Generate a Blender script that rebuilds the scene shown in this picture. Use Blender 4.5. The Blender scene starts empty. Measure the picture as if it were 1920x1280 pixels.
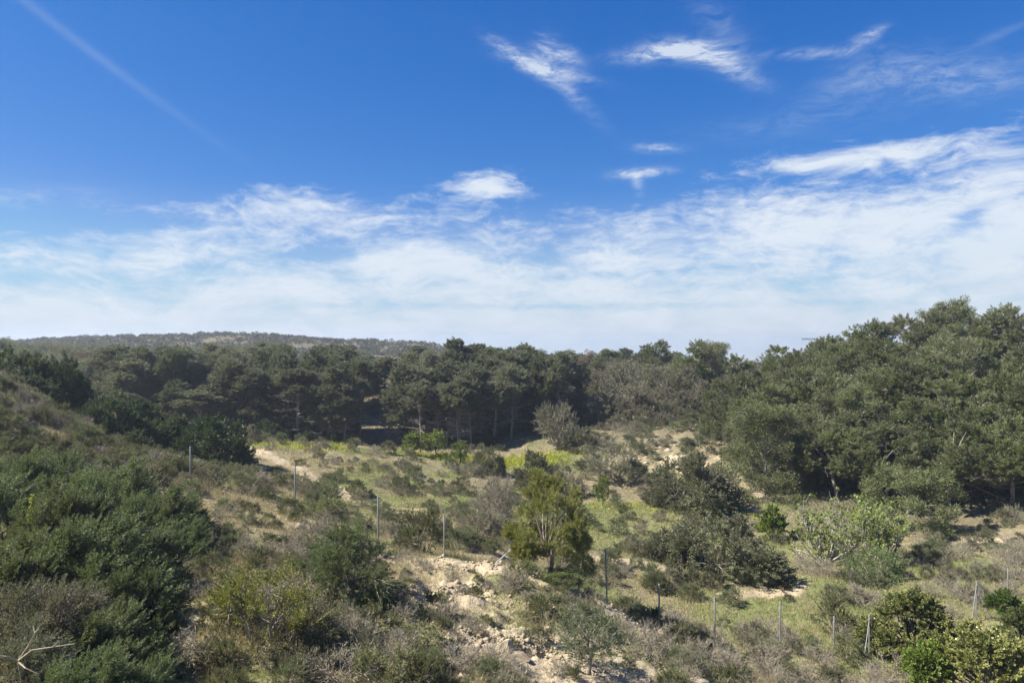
import bpy, math, random
import numpy as np
from mathutils import Vector, Euler

# ------------------------------------------------------------------ camera, world, sun, exposure
SC = bpy.context.scene
COL = SC.collection
F = 1387.0            # focal length in pixels of the 1920 px wide photograph
CZ = 14.0             # camera height above the valley floor (about)
HOR = 640.0           # picture row of the horizon

cam = bpy.data.cameras.new('camera'); camo = bpy.data.objects.new('camera', cam); COL.objects.link(camo)
cam.sensor_width = 36.0; cam.lens = 36.0*F/1920.0
cam.clip_start = 0.1; cam.clip_end = 6000
camo.location = (0, 0, CZ); camo.rotation_euler = (math.radians(90), 0, 0)
SC.camera = camo

SUN_AZ, SUN_EL = math.radians(-97), math.radians(46)
sv = Vector((math.sin(SUN_AZ)*math.cos(SUN_EL), math.cos(SUN_AZ)*math.cos(SUN_EL), math.sin(SUN_EL)))
sl = bpy.data.lights.new('sun', 'SUN'); sl.energy = 5.0; sl.angle = math.radians(0.53); sl.color = (1.0, 0.93, 0.82)
so = bpy.data.objects.new('sun', sl); COL.objects.link(so); so.rotation_euler = sv.to_track_quat('Z', 'Y').to_euler(); so.location = (-60, 20, 80)

SC.view_settings.view_transform = 'Standard'; SC.view_settings.look = 'None'
SC.view_settings.exposure = 1.32; SC.view_settings.gamma = 1.0; SC.view_settings.use_curve_mapping = False
SC.cycles.max_bounces = 6; SC.cycles.diffuse_bounces = 2; SC.cycles.glossy_bounces = 2
SC.cycles.transmission_bounces = 3; SC.cycles.transparent_max_bounces = 6; SC.cycles.volume_bounces = 0
SC.cycles.use_adaptive_sampling = True; SC.cycles.adaptive_threshold = 0.02
SC.cycles.sample_clamp_indirect = 6.0


class NT:
    """Small helper for node trees."""
    def __init__(s, tree):
        s.t = tree; s.n = tree.nodes; s.l = tree.links
    def new(s, typ, **kw):
        n = s.n.new(typ)
        for k, v in kw.items(): setattr(n, k, v)
        return n
    def put(s, sock, v):
        if isinstance(v, bpy.types.NodeSocket): s.l.new(v, sock)
        elif v is not None: sock.default_value = v
    def m(s, op, a, b=None, c=None, clamp=False):
        n = s.new('ShaderNodeMath', operation=op); n.use_clamp = clamp
        s.put(n.inputs[0], a); s.put(n.inputs[1], b); s.put(n.inputs[2], c)
        return n.outputs[0]
    def mix(s, f, a, b, blend='MIX'):
        n = s.new('ShaderNodeMix', data_type='RGBA', blend_type=blend)
        s.put(n.inputs[0], f)
        for i, v in ((6, a), (7, b)):
            if isinstance(v, tuple) and len(v) == 3: v = (*v, 1)
            s.put(n.inputs[i], v)
        return n.outputs[2]
    def ss(s, v, lo, hi, a=0.0, b=1.0):
        n = s.new('ShaderNodeMapRange', interpolation_type='SMOOTHSTEP')
        s.put(n.inputs[0], v); s.put(n.inputs[1], lo); s.put(n.inputs[2], hi); s.put(n.inputs[3], a); s.put(n.inputs[4], b)
        return n.outputs[0]
    def xyz(s, x, y, z):
        n = s.new('ShaderNodeCombineXYZ'); s.put(n.inputs[0], x); s.put(n.inputs[1], y); s.put(n.inputs[2], z)
        return n.outputs[0]
    def noise(s, vec, scale, detail=4, rough=0.5, dist=0.0):
        n = s.new('ShaderNodeTexNoise'); s.put(n.inputs['Vector'], vec)
        n.inputs['Scale'].default_value = scale; n.inputs['Detail'].default_value = detail
        n.inputs['Roughness'].default_value = rough; n.inputs['Distortion'].default_value = dist
        return n.outputs['Fac'], n.outputs['Color']


def build_world():
    w = bpy.data.worlds.new('World'); SC.world = w; w.use_nodes = True
    T = NT(w.node_tree); T.n.clear()
    out = T.new('ShaderNodeOutputWorld'); bg = T.new('ShaderNodeBackground'); bg.inputs['Strength'].default_value = 0.06
    T.l.new(bg.outputs[0], out.inputs[0])
    sky = T.new('ShaderNodeTexSky', sky_type='NISHITA'); sky.sun_disc = False
    sky.sun_elevation = SUN_EL; sky.sun_rotation = SUN_AZ; sky.altitude = 200; sky.air_density = 1.0; sky.dust_density = 0.4; sky.ozone_density = 3.0
    tc = T.new('ShaderNodeTexCoord'); D = tc.outputs['Generated']
    sp = T.new('ShaderNodeSeparateXYZ'); T.l.new(D, sp.inputs[0]); x, y, z = sp.outputs
    deg = 180/math.pi
    az = T.m('MULTIPLY', T.m('ARCTAN2', x, y), deg)
    el = T.m('MULTIPLY', T.m('ARCSINE', z), deg)
    # the blue: the photograph's sky is more saturated than the model's
    sc = T.new('ShaderNodeSeparateColor'); T.l.new(sky.outputs[0], sc.inputs[0])
    blue = T.xyz(*[T.m('MULTIPLY', T.m('POWER', T.m('MINIMUM', sc.outputs[i], (2.7, 7.0, 14.0)[i]), SKY_POW[i]), SKY_TINT[i]) for i in range(3)])
    # domain warp for fibrous cirrus
    P0 = T.xyz(az, T.m('MULTIPLY', el, 1.0), 0.0)
    _, wc = T.noise(P0, 0.11, 2, 0.5)
    wv = T.new('ShaderNodeVectorMath', operation='MULTIPLY_ADD'); T.l.new(wc, wv.inputs[0]); wv.inputs[1].default_value = (6, 2.6, 0); T.l.new(P0, wv.inputs[2])
    _, wc2 = T.noise(wv.outputs[0], 0.5, 2, 0.5)
    wv2 = T.new('ShaderNodeVectorMath', operation='MULTIPLY_ADD'); T.l.new(wc2, wv2.inputs[0]); wv2.inputs[1].default_value = (1.1, .7, 0); T.l.new(wv.outputs[0], wv2.inputs[2])
    def stretched(sx, sy, rot):
        mp = T.new('ShaderNodeMapping'); T.l.new(wv2.outputs[0], mp.inputs[0])
        mp.inputs['Scale'].default_value = (sx, sy, 1); mp.inputs['Rotation'].default_value = (0, 0, math.radians(rot))
        return mp.outputs[0]
    sheetn, _ = T.noise(stretched(0.045, 0.22, -4), 1.0, 5, 0.55)          # long horizontal layers
    puffn, _ = T.noise(stretched(0.17, 0.36, 8), 1.0, 8, 0.66)             # puffy middle scale
    fibn, _ = T.noise(stretched(0.42, 1.7, -14), 1.0, 8, 0.70)             # fine fibres
    fib2, _ = T.noise(stretched(0.6, 1.9, 38), 1.0, 8, 0.70)               # hooked fibres
    def px2(cx, cy):
        a = math.atan((cx-960)/F); e = math.atan((640-cy)/F*math.cos(a)); return a*deg, e*deg
    PXD = 24.2
    # sheet: from the horizon up to a ceiling that climbs to the right
    ceil = T.m('ADD', T.m('MULTIPLY', az, 0.065), 9.6)
    q = T.m('SUBTRACT', el, ceil)
    cover = T.m('SUBTRACT', T.ss(q, -6.2, 3.4, 1.16, -0.62), T.ss(q, 2.0, 7.0, 0.0, 1.2))
    def blob(cx, cy, rx, ry, rot, st):
        a0, e0 = px2(cx, cy); c, s_ = math.cos(math.radians(rot)), math.sin(math.radians(rot))
        dx = T.m('SUBTRACT', az, a0); dy = T.m('SUBTRACT', el, e0)
        u = T.m('MULTIPLY', T.m('ADD', T.m('MULTIPLY', dx, c), T.m('MULTIPLY', dy, s_)), PXD/rx)
        v = T.m('MULTIPLY', T.m('ADD', T.m('MULTIPLY', dx, -s_), T.m('MULTIPLY', dy, c)), PXD/ry)
        r2 = T.m('ADD', T.m('MULTIPLY', u, u), T.m('MULTIPLY', v, v))
        return T.m('MULTIPLY', T.m('POWER', 2.718, T.m('MULTIPLY', r2, -1.0)), st)
    soft = [  # cx, cy, rx, ry, rotation (counter-clockwise), strength: puffs and gaps in the sheet
        (560, 370, 140, 60, -8, 1.15), (420, 430, 130, 55, 12, .75), (930, 330, 70, 36, 25, 1.1), (860, 355, 130, 32, 6, .9), (700, 430, 260, 40, 0, .3),
        (140, 480, 190, 30, 0, .45), (780, 490, 170, 24, 0, .45), (1380, 465, 280, 36, 4, .35), (1850, 330, 260, 40, 12, .4), (1560, 300, 190, 16, 3, 1.1),
        (1750, 400, 300, 40, 5, .3), (1200, 395, 300, 26, 6, .45), (1840, 450, 60, 60, 60, .4), (1700, 600, 500, 40, 0, .25), (1100, 610, 420, 22, 0, .4), (1830, 250, 200, 26, 12, .5),
        (1820, 412, 32, 22, 20, -1.3), (620, 470, 90, 20, 10, -1.0), (1000, 488, 70, 14, 0, -.9), (1150, 574, 480, 7, 0, -.8), (200, 415, 170, 14, 4, -.8), (260, 345, 200, 26, 0, -.6), (1230, 510, 300, 9, 2, -.5),
        (1150, 350, 130, 40, 0, -.3), (690, 345, 60, 40, 0, -.35), (350, 500, 90, 16, 0, -.3), (1500, 530, 420, 10, 2, -.25)]
    for b in soft: cover = T.m('ADD', cover, blob(*b))
    d1 = T.m('ADD', cover, T.m('MULTIPLY', T.m('SUBTRACT', sheetn, 0.5), 3.3))
    d1 = T.m('ADD', d1, T.m('MULTIPLY', T.m('SUBTRACT', puffn, 0.5), 2.8))
    d1 = T.m('ADD', d1, T.m('MULTIPLY', T.m('SUBTRACT', fibn, 0.5), 1.8))
    d1 = T.m('ADD', d1, T.m('MULTIPLY', T.m('SUBTRACT', fib2, 0.5), 1.6))
    dens = T.ss(d1, -0.2, 1.5, 0.0, 0.96)
    # free wisps high up, a faint veil and the old contrail
    wis = None
    for b in [(975, 112, 52, 11, -30, 1.0), (1018, 100, 26, 22, 55, .5), (1050, 100, 36, 14, -25, .8), (1030, 132, 70, 9, -14, .7), (1060, 165, 75, 13, -42, .32), (1250, 98, 70, 12, 2, 1.2), (1310, 100, 60, 15, -14, .9), (1375, 128, 52, 15, -30, .6),
              (1345, 40, 60, 26, -45, .16), (1630, 68, 22, 8, 14, .9), (1530, 100, 75, 8, -5, .4), (1800, 150, 110, 28, -4, .28), (1580, 170, 80, 26, 20, .14), (1680, 130, 90, 26, 0, .14),
              (1200, 324, 42, 7, 3, 1.2), (1195, 342, 9, 18, 12, .6), (1233, 278, 36, 7, -4, .7), (1880, 62, 40, 7, 14, .1), (40, 370, 90, 14, 8, .3), (1480, 235, 150, 20, 0, .1)]:
        v = blob(*b); wis = v if wis is None else T.m('ADD', wis, v)
    w1 = T.m('ADD', T.m('MULTIPLY', fibn, 1.0), T.m('ADD', T.m('MULTIPLY', fib2, 1.0), T.m('MULTIPLY', puffn, 0.6)))     # mean 1.3
    wd = T.m('MULTIPLY', wis, T.ss(w1, 1.02, 1.62, 0.04, 1.2))
    wd = T.m('MINIMUM', wd, 0.8)
    con = T.m('MULTIPLY', blob(140, 74, 210, 8, -31, .13), T.ss(w1, 0.5, 1.9, .35, 1.0))
    wd = T.m('MAXIMUM', wd, con)
    dens = T.m('SUBTRACT', 1.0, T.m('MULTIPLY', T.m('SUBTRACT', 1.0, dens), T.m('SUBTRACT', 1.0, wd)))
    # thin milky air low over the horizon
    low = T.ss(el, -1.0, 12.0, 0.85, 0.0)
    base = T.mix(low, blue, (3.8, 4.75, 5.6))
    white = T.mix(T.ss(el, 0.0, 8.0), (4.2, 4.8, 5.5), (4.9, 5.5, 6.2))
    white = T.mix(T.m('MULTIPLY', T.ss(puffn, 0.35, 0.7), 0.55), white, (5.6, 5.95, 6.4))
    col = T.mix(dens, base, white)
    T.l.new(col, bg.inputs['Color'])
    w.cycles.sampling_method = 'MANUAL'; w.cycles.sample_map_resolution = 512


SKY_POW = (2.0, 1.05, 0.7)
SKY_TINT = (0.128, 0.50, 1.46)
build_world()

# ------------------------------------------------------------------ noise and terrain
def _h(ix, iy, iz, s):
    h = (ix.astype(np.int64)*374761393 + iy.astype(np.int64)*668265263 + iz.astype(np.int64)*2147483647 + s*974634777) & 0xffffffff
    h = ((h ^ (h >> 13))*1274126177) & 0xffffffff
    h = ((h ^ (h >> 15))*2246822519) & 0xffffffff
    return ((h ^ (h >> 16)) & 0xffff)/65535.0

def vnoise(x, y, s=0, z=None):
    ix, iy = np.floor(x), np.floor(y); fx, fy = x-ix, y-iy
    fx = fx*fx*fx*(fx*(fx*6-15)+10); fy = fy*fy*fy*(fy*(fy*6-15)+10)
    o = np.zeros_like(ix)
    a, b, c, d = _h(ix, iy, o, s), _h(ix+1, iy, o, s), _h(ix, iy+1, o, s), _h(ix+1, iy+1, o, s)
    return (a+(b-a)*fx)*(1-fy)+(c+(d-c)*fx)*fy - 0.5

def fbm(x, y, s=0, oct=4, gain=0.5):
    r, a = 0.0, 1.0
    for i in range(oct):
        c, sn = math.cos(i*1.1), math.sin(i*1.1)
        r = r + a*vnoise(x*c-y*sn+i*17.3, x*sn+y*c-i*9.1, s+i); x, y, a = x*2.03, y*2.03, a*gain
    return r

def zp(py, d): return (HOR-py)/F*d
# ground control points: picture column, distance ahead, height below the eye
CTRL = [(-900, 6, -4), (0, 6, -5), (960, 6, -6.6), (1920, 6, -8.6), (2800, 6, -9),
    (-600, 13, -4.2), (0, 13, -6.0), (300, 14, -6.9), (640, 15, -7.0), (960, 17, -7.9), (1280, 20, -9.4), (1600, 20, -11), (1900, 18, -10.6), (2400, 18, -11), (1500, 26, -12.3), (1620, 27, -12.7), (1900, 26, -12.4), (2400, 28, -12.4),
    (430, 18, zp(1150, 18)), (200, 20, -7.4), (640, 21, -7.4), (900, 22, zp(1160, 22)), (1060, 27, zp(1095, 27)), (1230, 26, zp(1185, 26)), (1138, 28, zp(1128, 28)), (1340, 27, -11.9), (1400, 24, -11.6),
    (960, 29, zp(1055, 29)), (833, 30, zp(1055, 30)), (709, 32, zp(1010, 32)), (553, 33, zp(962, 33)), (357, 34, zp(925, 34)), (200, 33, -7.2), (0, 32, -6.0), (-500, 32, -1.5),
    (0, 48, zp(722, 48)), (120, 47, zp(792, 47)), (230, 46, zp(862, 46)), (330, 44, zp(890, 44)), (60, 40, -4.0), (200, 40, -6.2), (-500, 45, 1.0), (-500, 80, 0),
    (60, 58, -6.5), (250, 60, -9.8), (400, 56, zp(868, 56)), (500, 62, zp(858, 62)), (690, 50, zp(945, 50)), (780, 45, zp(970, 45)), (600, 54, zp(905, 54)), (560, 75, zp(830, 75)), (850, 40, -10.6), (700, 40, -10.2), (520, 42, -8.6),
    (1000, 36, -11.3), (1138, 34, -12.2), (1250, 34, -12.6), (1250, 42, zp(1060, 42)), (1450, 38, zp(1100, 38)), (1700, 38, zp(1098, 38)), (1850, 34, -12.7), (1463, 30, -12.5), (1630, 31, -12.8), (1900, 38, -12.6), (1750, 48, zp(1012, 48)), (1900, 46, zp(1020, 46)),
    (900, 60, -12.4), (900, 80, zp(860, 80)), (780, 78, zp(850, 78)), (1000, 72, -12.7), (1100, 58, -12.9), (1300, 65, zp(925, 65)), (1400, 58, zp(940, 58)), (1500, 55, zp(960, 55)),
    (1280, 72, zp(868, 72)), (1300, 80, zp(812, 80)), (1180, 78, -11.2), (1090, 84, zp(815, 84)), (1400, 74, -11.0),
    (300, 95, -10.5), (150, 110, -6.8), (500, 88, zp(822, 88)), (650, 88, zp(835, 88)), (900, 90, -11.9), (700, 108, zp(768, 108)), (700, 125, -7.4), (1050, 102, -10.0), (1250, 95, -9.6), (1250, 120, -8.6), (950, 125, -8.4), (400, 130, -7.2),
    (1450, 66, -12.1), (1550, 66, -11.9), (1750, 54, -13.1), (1900, 52, -12.4), (1600, 80, -8.6), (1800, 72, -8.8), (1920, 68, -8.0), (1800, 88, -5.6), (1500, 100, -7.6), (1920, 100, -3.4), (2300, 60, -9), (2400, 90, -2),
    (0, 150, -5.5), (450, 160, -8), (700, 160, -8.5), (960, 160, -9.5), (1400, 160, -11), (1920, 160, -5),
    (0, 220, -5), (450, 220, -8), (960, 220, -11), (1400, 220, -12.5), (1920, 220, -8), (-800, 250, 0), (2800, 250, -2),
    (0, 310, -4.2), (300, 310, -3.4), (450, 310, -3.2), (700, 310, -6.5), (960, 310, -12), (1400, 310, -14), (1920, 310, -12),
    (-200, 430, -2.4), (0, 430, -2.2), (110, 430, .9), (300, 430, 2.1), (440, 430, 3.9), (500, 430, 3.5), (540, 430, 1.6), (640, 430, -.3), (780, 430, -1.6), (850, 430, -4), (960, 430, -12), (1400, 430, -14), (1920, 430, -14), (2800, 430, -14), (-900, 430, -4),
    (-900, 1600, -40), (0, 1600, -30), (450, 1600, -30), (960, 1600, -40), (1920, 1600, -40), (2800, 1600, -40)]
_c = np.array(CTRL, float)
def _key(u, d): return np.stack([np.clip(u, -1500, 3400)/330.0, np.log(d)*4.2], -1)
_K = _key(_c[:, 0], _c[:, 1])
def _phi(a, b): return np.sqrt(((a[:, None, :]-b[None, :, :])**2).sum(-1)+0.12)
_n = len(_c)
_A = np.zeros((_n+1, _n+1)); _A[:_n, :_n] = _phi(_K, _K) + np.eye(_n)*-0.02; _A[_n, :_n] = 1; _A[:_n, _n] = 1
_W = np.linalg.solve(_A, np.append(_c[:, 2], 0))

def UX(u, d): return (u-960.0)/F*d
def rough_mask(x, y):
    """1 on the stony bank in front of the fence line and on the small quarried bank, less elsewhere."""
    u = 960+F*x/np.maximum(y, 1); ld = np.log(np.maximum(y, 1))
    a = np.exp(-((u-930)/330)**2-((ld-np.log(22))/0.33)**2)
    b = 1.4*np.exp(-((u-1280)/90)**2-((ld-np.log(74))/0.10)**2)
    c = np.exp(-((u-380)/90)**2-((ld-np.log(18))/0.14)**2)
    return np.clip(a+b+c, 0, 1)

def ground_raw(x, y):
    x = np.atleast_1d(np.asarray(x, float)); y = np.atleast_1d(np.asarray(y, float))
    d = np.clip(y, 5, 1650); u = 960+F*x/d
    k = _key(u, d); out = np.empty(len(x))
    for i in range(0, len(x), 40000):
        out[i:i+40000] = _phi(k[i:i+40000], _K) @ _W[:_n] + _W[_n]
    near = np.clip(40/np.maximum(d, 1), 0, 1)
    far = np.clip(d/120, 1, 4)
    out += 0.55*fbm(x/9, y/9, 3, 3)*np.minimum(far, 2.0) + 0.22*fbm(x/2.3, y/2.3, 11, 3)
    rm = rough_mask(x, y)
    led = fbm(x/1.7, y/1.2, 21, 3)
    out += rm*(0.75*np.abs(led)-0.15) + near*rm*0.30*fbm(x/0.55, y/0.45, 31, 3) + near*0.06*fbm(x/0.5, y/0.5, 41, 2)
    return out + CZ

def gz(x, y): return float(ground_raw([x], [y])[0])

# paths of bare earth, as polylines on the ground (picture column, distance, half width in metres)
PATHS = [[(455, 70, .8), (500, 62, 1.1), (560, 57, 1.2), (640, 52, 1.2), (700, 48, 1.3), (790, 44, 1.1), (880, 40.5, .9), (960, 37.5, .7)],
         [(700, 48, .8), (760, 49, .6), (840, 50, .4)],
         [(1090, 42.5, .6), (1150, 42, 1.3), (1225, 41.6, 1.1), (1250, 41, .4)],
         [(1340, 37.6, .3), (1380, 37.4, .9), (1470, 37.8, 1.0), (1510, 38.6, .4)],
         [(1640, 47.5, .5), (1740, 48, .6), (1830, 47.5, .6), (2000, 47, .5)],
         [(0, 48.3, .7), (60, 47.6, .7), (120, 47, .5), (175, 46.5, .5), (240, 46, .45), (300, 45, .4)],
         [(1320, 66, .8), (1380, 60, .8), (1410, 57, .7), (1440, 54, .4)]]
def path_mask(x, y):
    m = np.zeros(len(x)); wob = 0.95*fbm(x/1.1, y/1.1, 51, 4)
    for pl in PATHS:
        for (u0, d0, w0), (u1, d1, w1) in zip(pl[:-1], pl[1:]):
            ax, ay, bx, by = UX(u0, d0), d0, UX(u1, d1), d1
            t = np.clip(((x-ax)*(bx-ax)+(y-ay)*(by-ay))/((bx-ax)**2+(by-ay)**2), 0, 1)
            dd = np.hypot(x-ax-t*(bx-ax), y-ay-t*(by-ay)); w = w0+(w1-w0)*t
            m = np.maximum(m, np.clip(1.3-dd/(w*.72)+wob, 0, 1))
    return m
def ell(x, y, u, d, rx, ry):
    return np.exp(-((x-UX(u, d))/rx)**2-((y-d)/ry)**2)
def bare_mask(x, y):
    u = 960+F*x/np.maximum(y, 1); ld = np.log(np.maximum(y, 1))
    b = 1.1*ell(x, y, 890, 28.6, 2.6, 1.9)+1.1*ell(x, y, 1000, 27.7, 2.5, 1.8)+1.1*ell(x, y, 1110, 26.8, 2.2, 1.6)+1.05*ell(x, y, 1205, 25.5, 1.8, 1.5)+1.0*ell(x, y, 960, 19.4, 1.9, 2.6)+1.0*ell(x, y, 1060, 17.8, 1.7, 1.8)+.9*ell(x, y, 870, 23, 1.8, 1.9)+.7*ell(x, y, 760, 28, 1.9, 2)+.7*ell(x, y, 1170, 20.5, 1.4, 1.6)
    b += .8*ell(x, y, 350, 17.5, 1.2, 1.5) + .65*ell(x, y, 470, 31, 1.3, 1.7) + 1.0*ell(x, y, 1285, 73, 2.8, 2.8) + .8*ell(x, y, 1100, 84, 1.6, 3)
    b += .7*ell(x, y, 1300, 20.5, 1.1, 1.2) + .5*ell(x, y, 1700, 27, 3, 1.3) + .45*ell(x, y, 1830, 31, 3, 1.6) + .5*ell(x, y, 1200, 50, 2.5, 2) + .6*ell(x, y, 705, 103, 4, 4) + .6*ell(x, y, 640, 31, 1.6, 2)
    b += .6*ell(x, y, 1400, 62, 1.6, 6) + .55*ell(x, y, 1890, 36, 2, 1) 
    return np.clip(b+0.75*fbm(x/1.6, y/1.6, 61, 4), 0, 1)*np.clip((130-y)/25, 0, 1)
def green_mask(x, y):
    g = .35*ell(x, y, 1300, 45, 14, 14) + .9*ell(x, y, 980, 76, 8, 4) + .8*ell(x, y, 1250, 56, 8, 5) + .5*ell(x, y, 800, 55, 10, 12) + .55*ell(x, y, 1750, 40, 6, 6) + .7*ell(x, y, 560, 72, 6, 7) + .5*ell(x, y, 1560, 33, 6, 3) + .45*ell(x, y, 1350, 22, 3, 3) + .3*ell(x, y, 560, 20, 3, 3)
    return np.clip(g+0.75*fbm(x/3.0, y/3.0, 71, 4)+.17, 0, 1)
def litter_shade_mask(x, y):
    """needle litter on the floor of the woods, and painted shade at right"""
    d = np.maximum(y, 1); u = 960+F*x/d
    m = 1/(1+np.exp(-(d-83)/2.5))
    m = np.maximum(m, 1/(1+np.exp(-(u-1480)/40))/(1+np.exp(-(d-51)/1)))  # litter brought forward at the right-hand wood's foot to paint its deep shade
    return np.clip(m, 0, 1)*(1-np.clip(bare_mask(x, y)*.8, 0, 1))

# ------------------------------------------------------------------ materials
def new_mat(name):
    m = bpy.data.materials.new(name); m.use_nodes = True
    T = NT(m.node_tree); T.n.clear()
    return m, T
def finish(T, shader):
    o = T.new('ShaderNodeOutputMaterial'); T.l.new(shader, o.inputs[0])

def leaf_mat(name, c1, c2, c3=None, transl=0.28, rough=0.55, spec=0.25, nscale=0.7, vary=0.35, dead=None, deadf=0.0):
    m, T = new_mat(name)
    geo = T.new('ShaderNodeNewGeometry'); oi = T.new('ShaderNodeObjectInfo'); tc = T.new('ShaderNodeTexCoord')
    col = T.mix(geo.outputs['Random Per Island'], c1, c2)
    if c3:
        nf, _ = T.noise(tc.outputs['Object'], nscale, 3, 0.6)
        ph = T.m('ADD', nf, T.m('MULTIPLY', T.m('SUBTRACT', oi.outputs['Random'], 0.5), 0.25))
        col = T.mix(T.ss(ph, 0.42, 0.62), col, c3)
    if dead:
        r2 = T.m('FRACT', T.m('MULTIPLY', geo.outputs['Random Per Island'], 7.31))
        col = T.mix(T.m('LESS_THAN', r2, deadf), col, dead)
    v = T.m('ADD', T.m('MULTIPLY', T.m('FRACT', T.m('MULTIPLY', oi.outputs['Random'], 13.7)), vary), 1-vary/2)
    col = T.mix(1.0, col, T.xyz(v, v, v), 'MULTIPLY')
    p = T.new('ShaderNodeBsdfPrincipled'); T.l.new(col, p.inputs['Base Color'])
    p.inputs['Roughness'].default_value = rough; p.inputs['Specular IOR Level'].default_value = spec
    t = T.new('ShaderNodeBsdfTranslucent'); T.l.new(T.mix(1.0, col, (1.25, 1.25, 0.7), 'MULTIPLY'), t.inputs['Color'])
    mx = T.new('ShaderNodeMixShader'); mx.inputs[0].default_value = transl
    T.l.new(p.outputs[0], mx.inputs[1]); T.l.new(t.outputs[0], mx.inputs[2]); finish(T, mx.outputs[0])
    return m

def bark_mat(name, c1, c2, scale=9.0):
    m, T = new_mat(name)
    tc = T.new('ShaderNodeTexCoord'); nf, _ = T.noise(tc.outputs['Object'], scale, 4, 0.65)
    col = T.mix(T.ss(nf, 0.35, 0.65), c1, c2)
    p = T.new('ShaderNodeBsdfPrincipled'); T.l.new(col, p.inputs['Base Color']); p.inputs['Roughness'].default_value = 0.85; p.inputs['Specular IOR Level'].default_value = 0.2
    finish(T, p.outputs[0]); return m

M = {}
M['pine'] = leaf_mat('pine needles', (.105, .130, .052), (.180, .205, .088), (.145, .155, .085), transl=.30, dead=(.17, .14, .10), deadf=.07)
M['farscrub'] = leaf_mat('distant scrub', (.075, .075, .048), (.115, .112, .075), (.10, .092, .066), transl=.2, nscale=.05)
M['wood'] = leaf_mat('dull grey-green pine needles', (.098, .122, .074), (.165, .19, .12), (.145, .152, .112), transl=.30, dead=(.17, .15, .12), deadf=.10, vary=.45)  # needles' own greyer green, for the middle wood and far trees
M['greypine'] = leaf_mat('thinning pine needles', (.12, .128, .08), (.18, .182, .125), (.17, .16, .12), transl=.30, dead=(.20, .17, .14), deadf=.18, vary=.3)
M['rust'] = leaf_mat('browned needles', (.17, .095, .06), (.24, .15, .105), (.17, .13, .10), transl=.30, vary=.3)
M['juniper'] = leaf_mat('feathery evergreen sprays', (.080, .118, .054), (.155, .195, .098), (.112, .135, .066), transl=.30, nscale=1.2, dead=(.15, .13, .10), deadf=.04)
M['juniper_grey'] = leaf_mat('greyish evergreen sprays', (.085, .10, .065), (.15, .165, .105), (.12, .115, .085), transl=.30, dead=(.2, .17, .14), deadf=.15)
M['carob'] = leaf_mat('dark glossy leaves', (.032, .058, .026), (.068, .098, .042), (.046, .07, .032), transl=.30, rough=.4, spec=.45)
M['scrubtree'] = leaf_mat('dark scrub leaves', (.050, .080, .040), (.100, .132, .066), (.078, .098, .054), transl=.30)
M['young'] = leaf_mat('young yellowish pine needles', (.18, .20, .055), (.28, .285, .095), (.145, .165, .06), transl=.3, dead=(.3, .18, .06), deadf=.03, nscale=1.3)
M['youngdark'] = leaf_mat('green pine needles', (.07, .10, .030), (.12, .145, .05), (.09, .11, .04), transl=.30)
M['citrus'] = leaf_mat('pale citrus leaves', (.31, .305, .11), (.20, .225, .075), (.12, .15, .05), transl=.3, rough=.35, spec=.4, nscale=2.2)
M['citrusgreen'] = leaf_mat('green citrus leaves', (.10, .15, .03), (.20, .25, .05), (.06, .10, .025), transl=.3, rough=.35, spec=.4, nscale=2.0)
M['meadowtree'] = leaf_mat('fresh round tree leaves', (.15, .20, .045), (.23, .27, .07), (.12, .16, .04), transl=.3)
M['olive'] = leaf_mat('olive leaves', (.14, .16, .10), (.25, .27, .19), (.12, .14, .08), transl=.30)
M['fig'] = leaf_mat('young fig leaves', (.20, .25, .07), (.27, .31, .11), (.17, .20, .06), transl=.4)
M['green'] = leaf_mat('shrub leaves green', (.095, .115, .045), (.155, .17, .075), (.13, .135, .075), transl=.30, dead=(.2, .16, .12), deadf=.1, vary=.5)
M['greygreen'] = leaf_mat('grey-green shrub leaves', (.105, .12, .07), (.165, .18, .105), (.135, .135, .09), transl=.30, dead=(.22, .18, .14), deadf=.12, vary=.4)
M['grey'] = leaf_mat('shrub leaves grey green', (.14, .15, .10), (.22, .225, .155), (.165, .155, .115), transl=.30, dead=(.24, .2, .16), deadf=.15, vary=.4)
M['sage'] = leaf_mat('sage green shrub leaves', (.115, .145, .068), (.18, .21, .11), (.14, .155, .085), transl=.25, vary=.4, dead=(.24, .2, .14), deadf=.06)
M['dry'] = leaf_mat('dry shrub leaves', (.18, .155, .10), (.27, .24, .165), (.20, .19, .12), transl=.12, vary=.4)
M['broom'] = leaf_mat('broom stems', (.10, .145, .055), (.17, .21, .095), (.12, .14, .07), transl=.30)
M['bloom'] = leaf_mat('shrub with yellow flower spikes', (.10, .12, .04), (.19, .19, .06), (.14, .13, .07), transl=.30, dead=(.40, .36, .05), deadf=.10)
M['bloombrown'] = leaf_mat('brown lower foliage', (.10, .10, .05), (.17, .15, .09), (.15, .125, .085), transl=.30)
M['grass'] = leaf_mat('grass blades', (.15, .20, .060), (.25, .28, .105), transl=.3, vary=0)
M['straw'] = leaf_mat('dry grass blades', (.30, .25, .15), (.40, .345, .225), transl=.30, vary=0)
M['herb'] = leaf_mat('weeds', (.11, .15, .045), (.19, .225, .085), transl=.3, vary=0)
M['flower'] = leaf_mat('yellow flowers', (.44, .42, .05), (.24, .30, .06), transl=.3, vary=0)
M['bark'] = bark_mat('pine bark', (.14, .12, .10), (.29, .255, .22))
M['darkbark'] = bark_mat('dark bark', (.055, .045, .038), (.11, .09, .075))
M['deadwood'] = bark_mat('weathered dead wood', (.24, .21, .185), (.40, .36, .32))
M['figbark'] = bark_mat('pale fig bark', (.23, .22, .18), (.36, .345, .30))
M['twig'] = bark_mat('dry twigs', (.20, .175, .13), (.32, .285, .22), 14)

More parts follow.
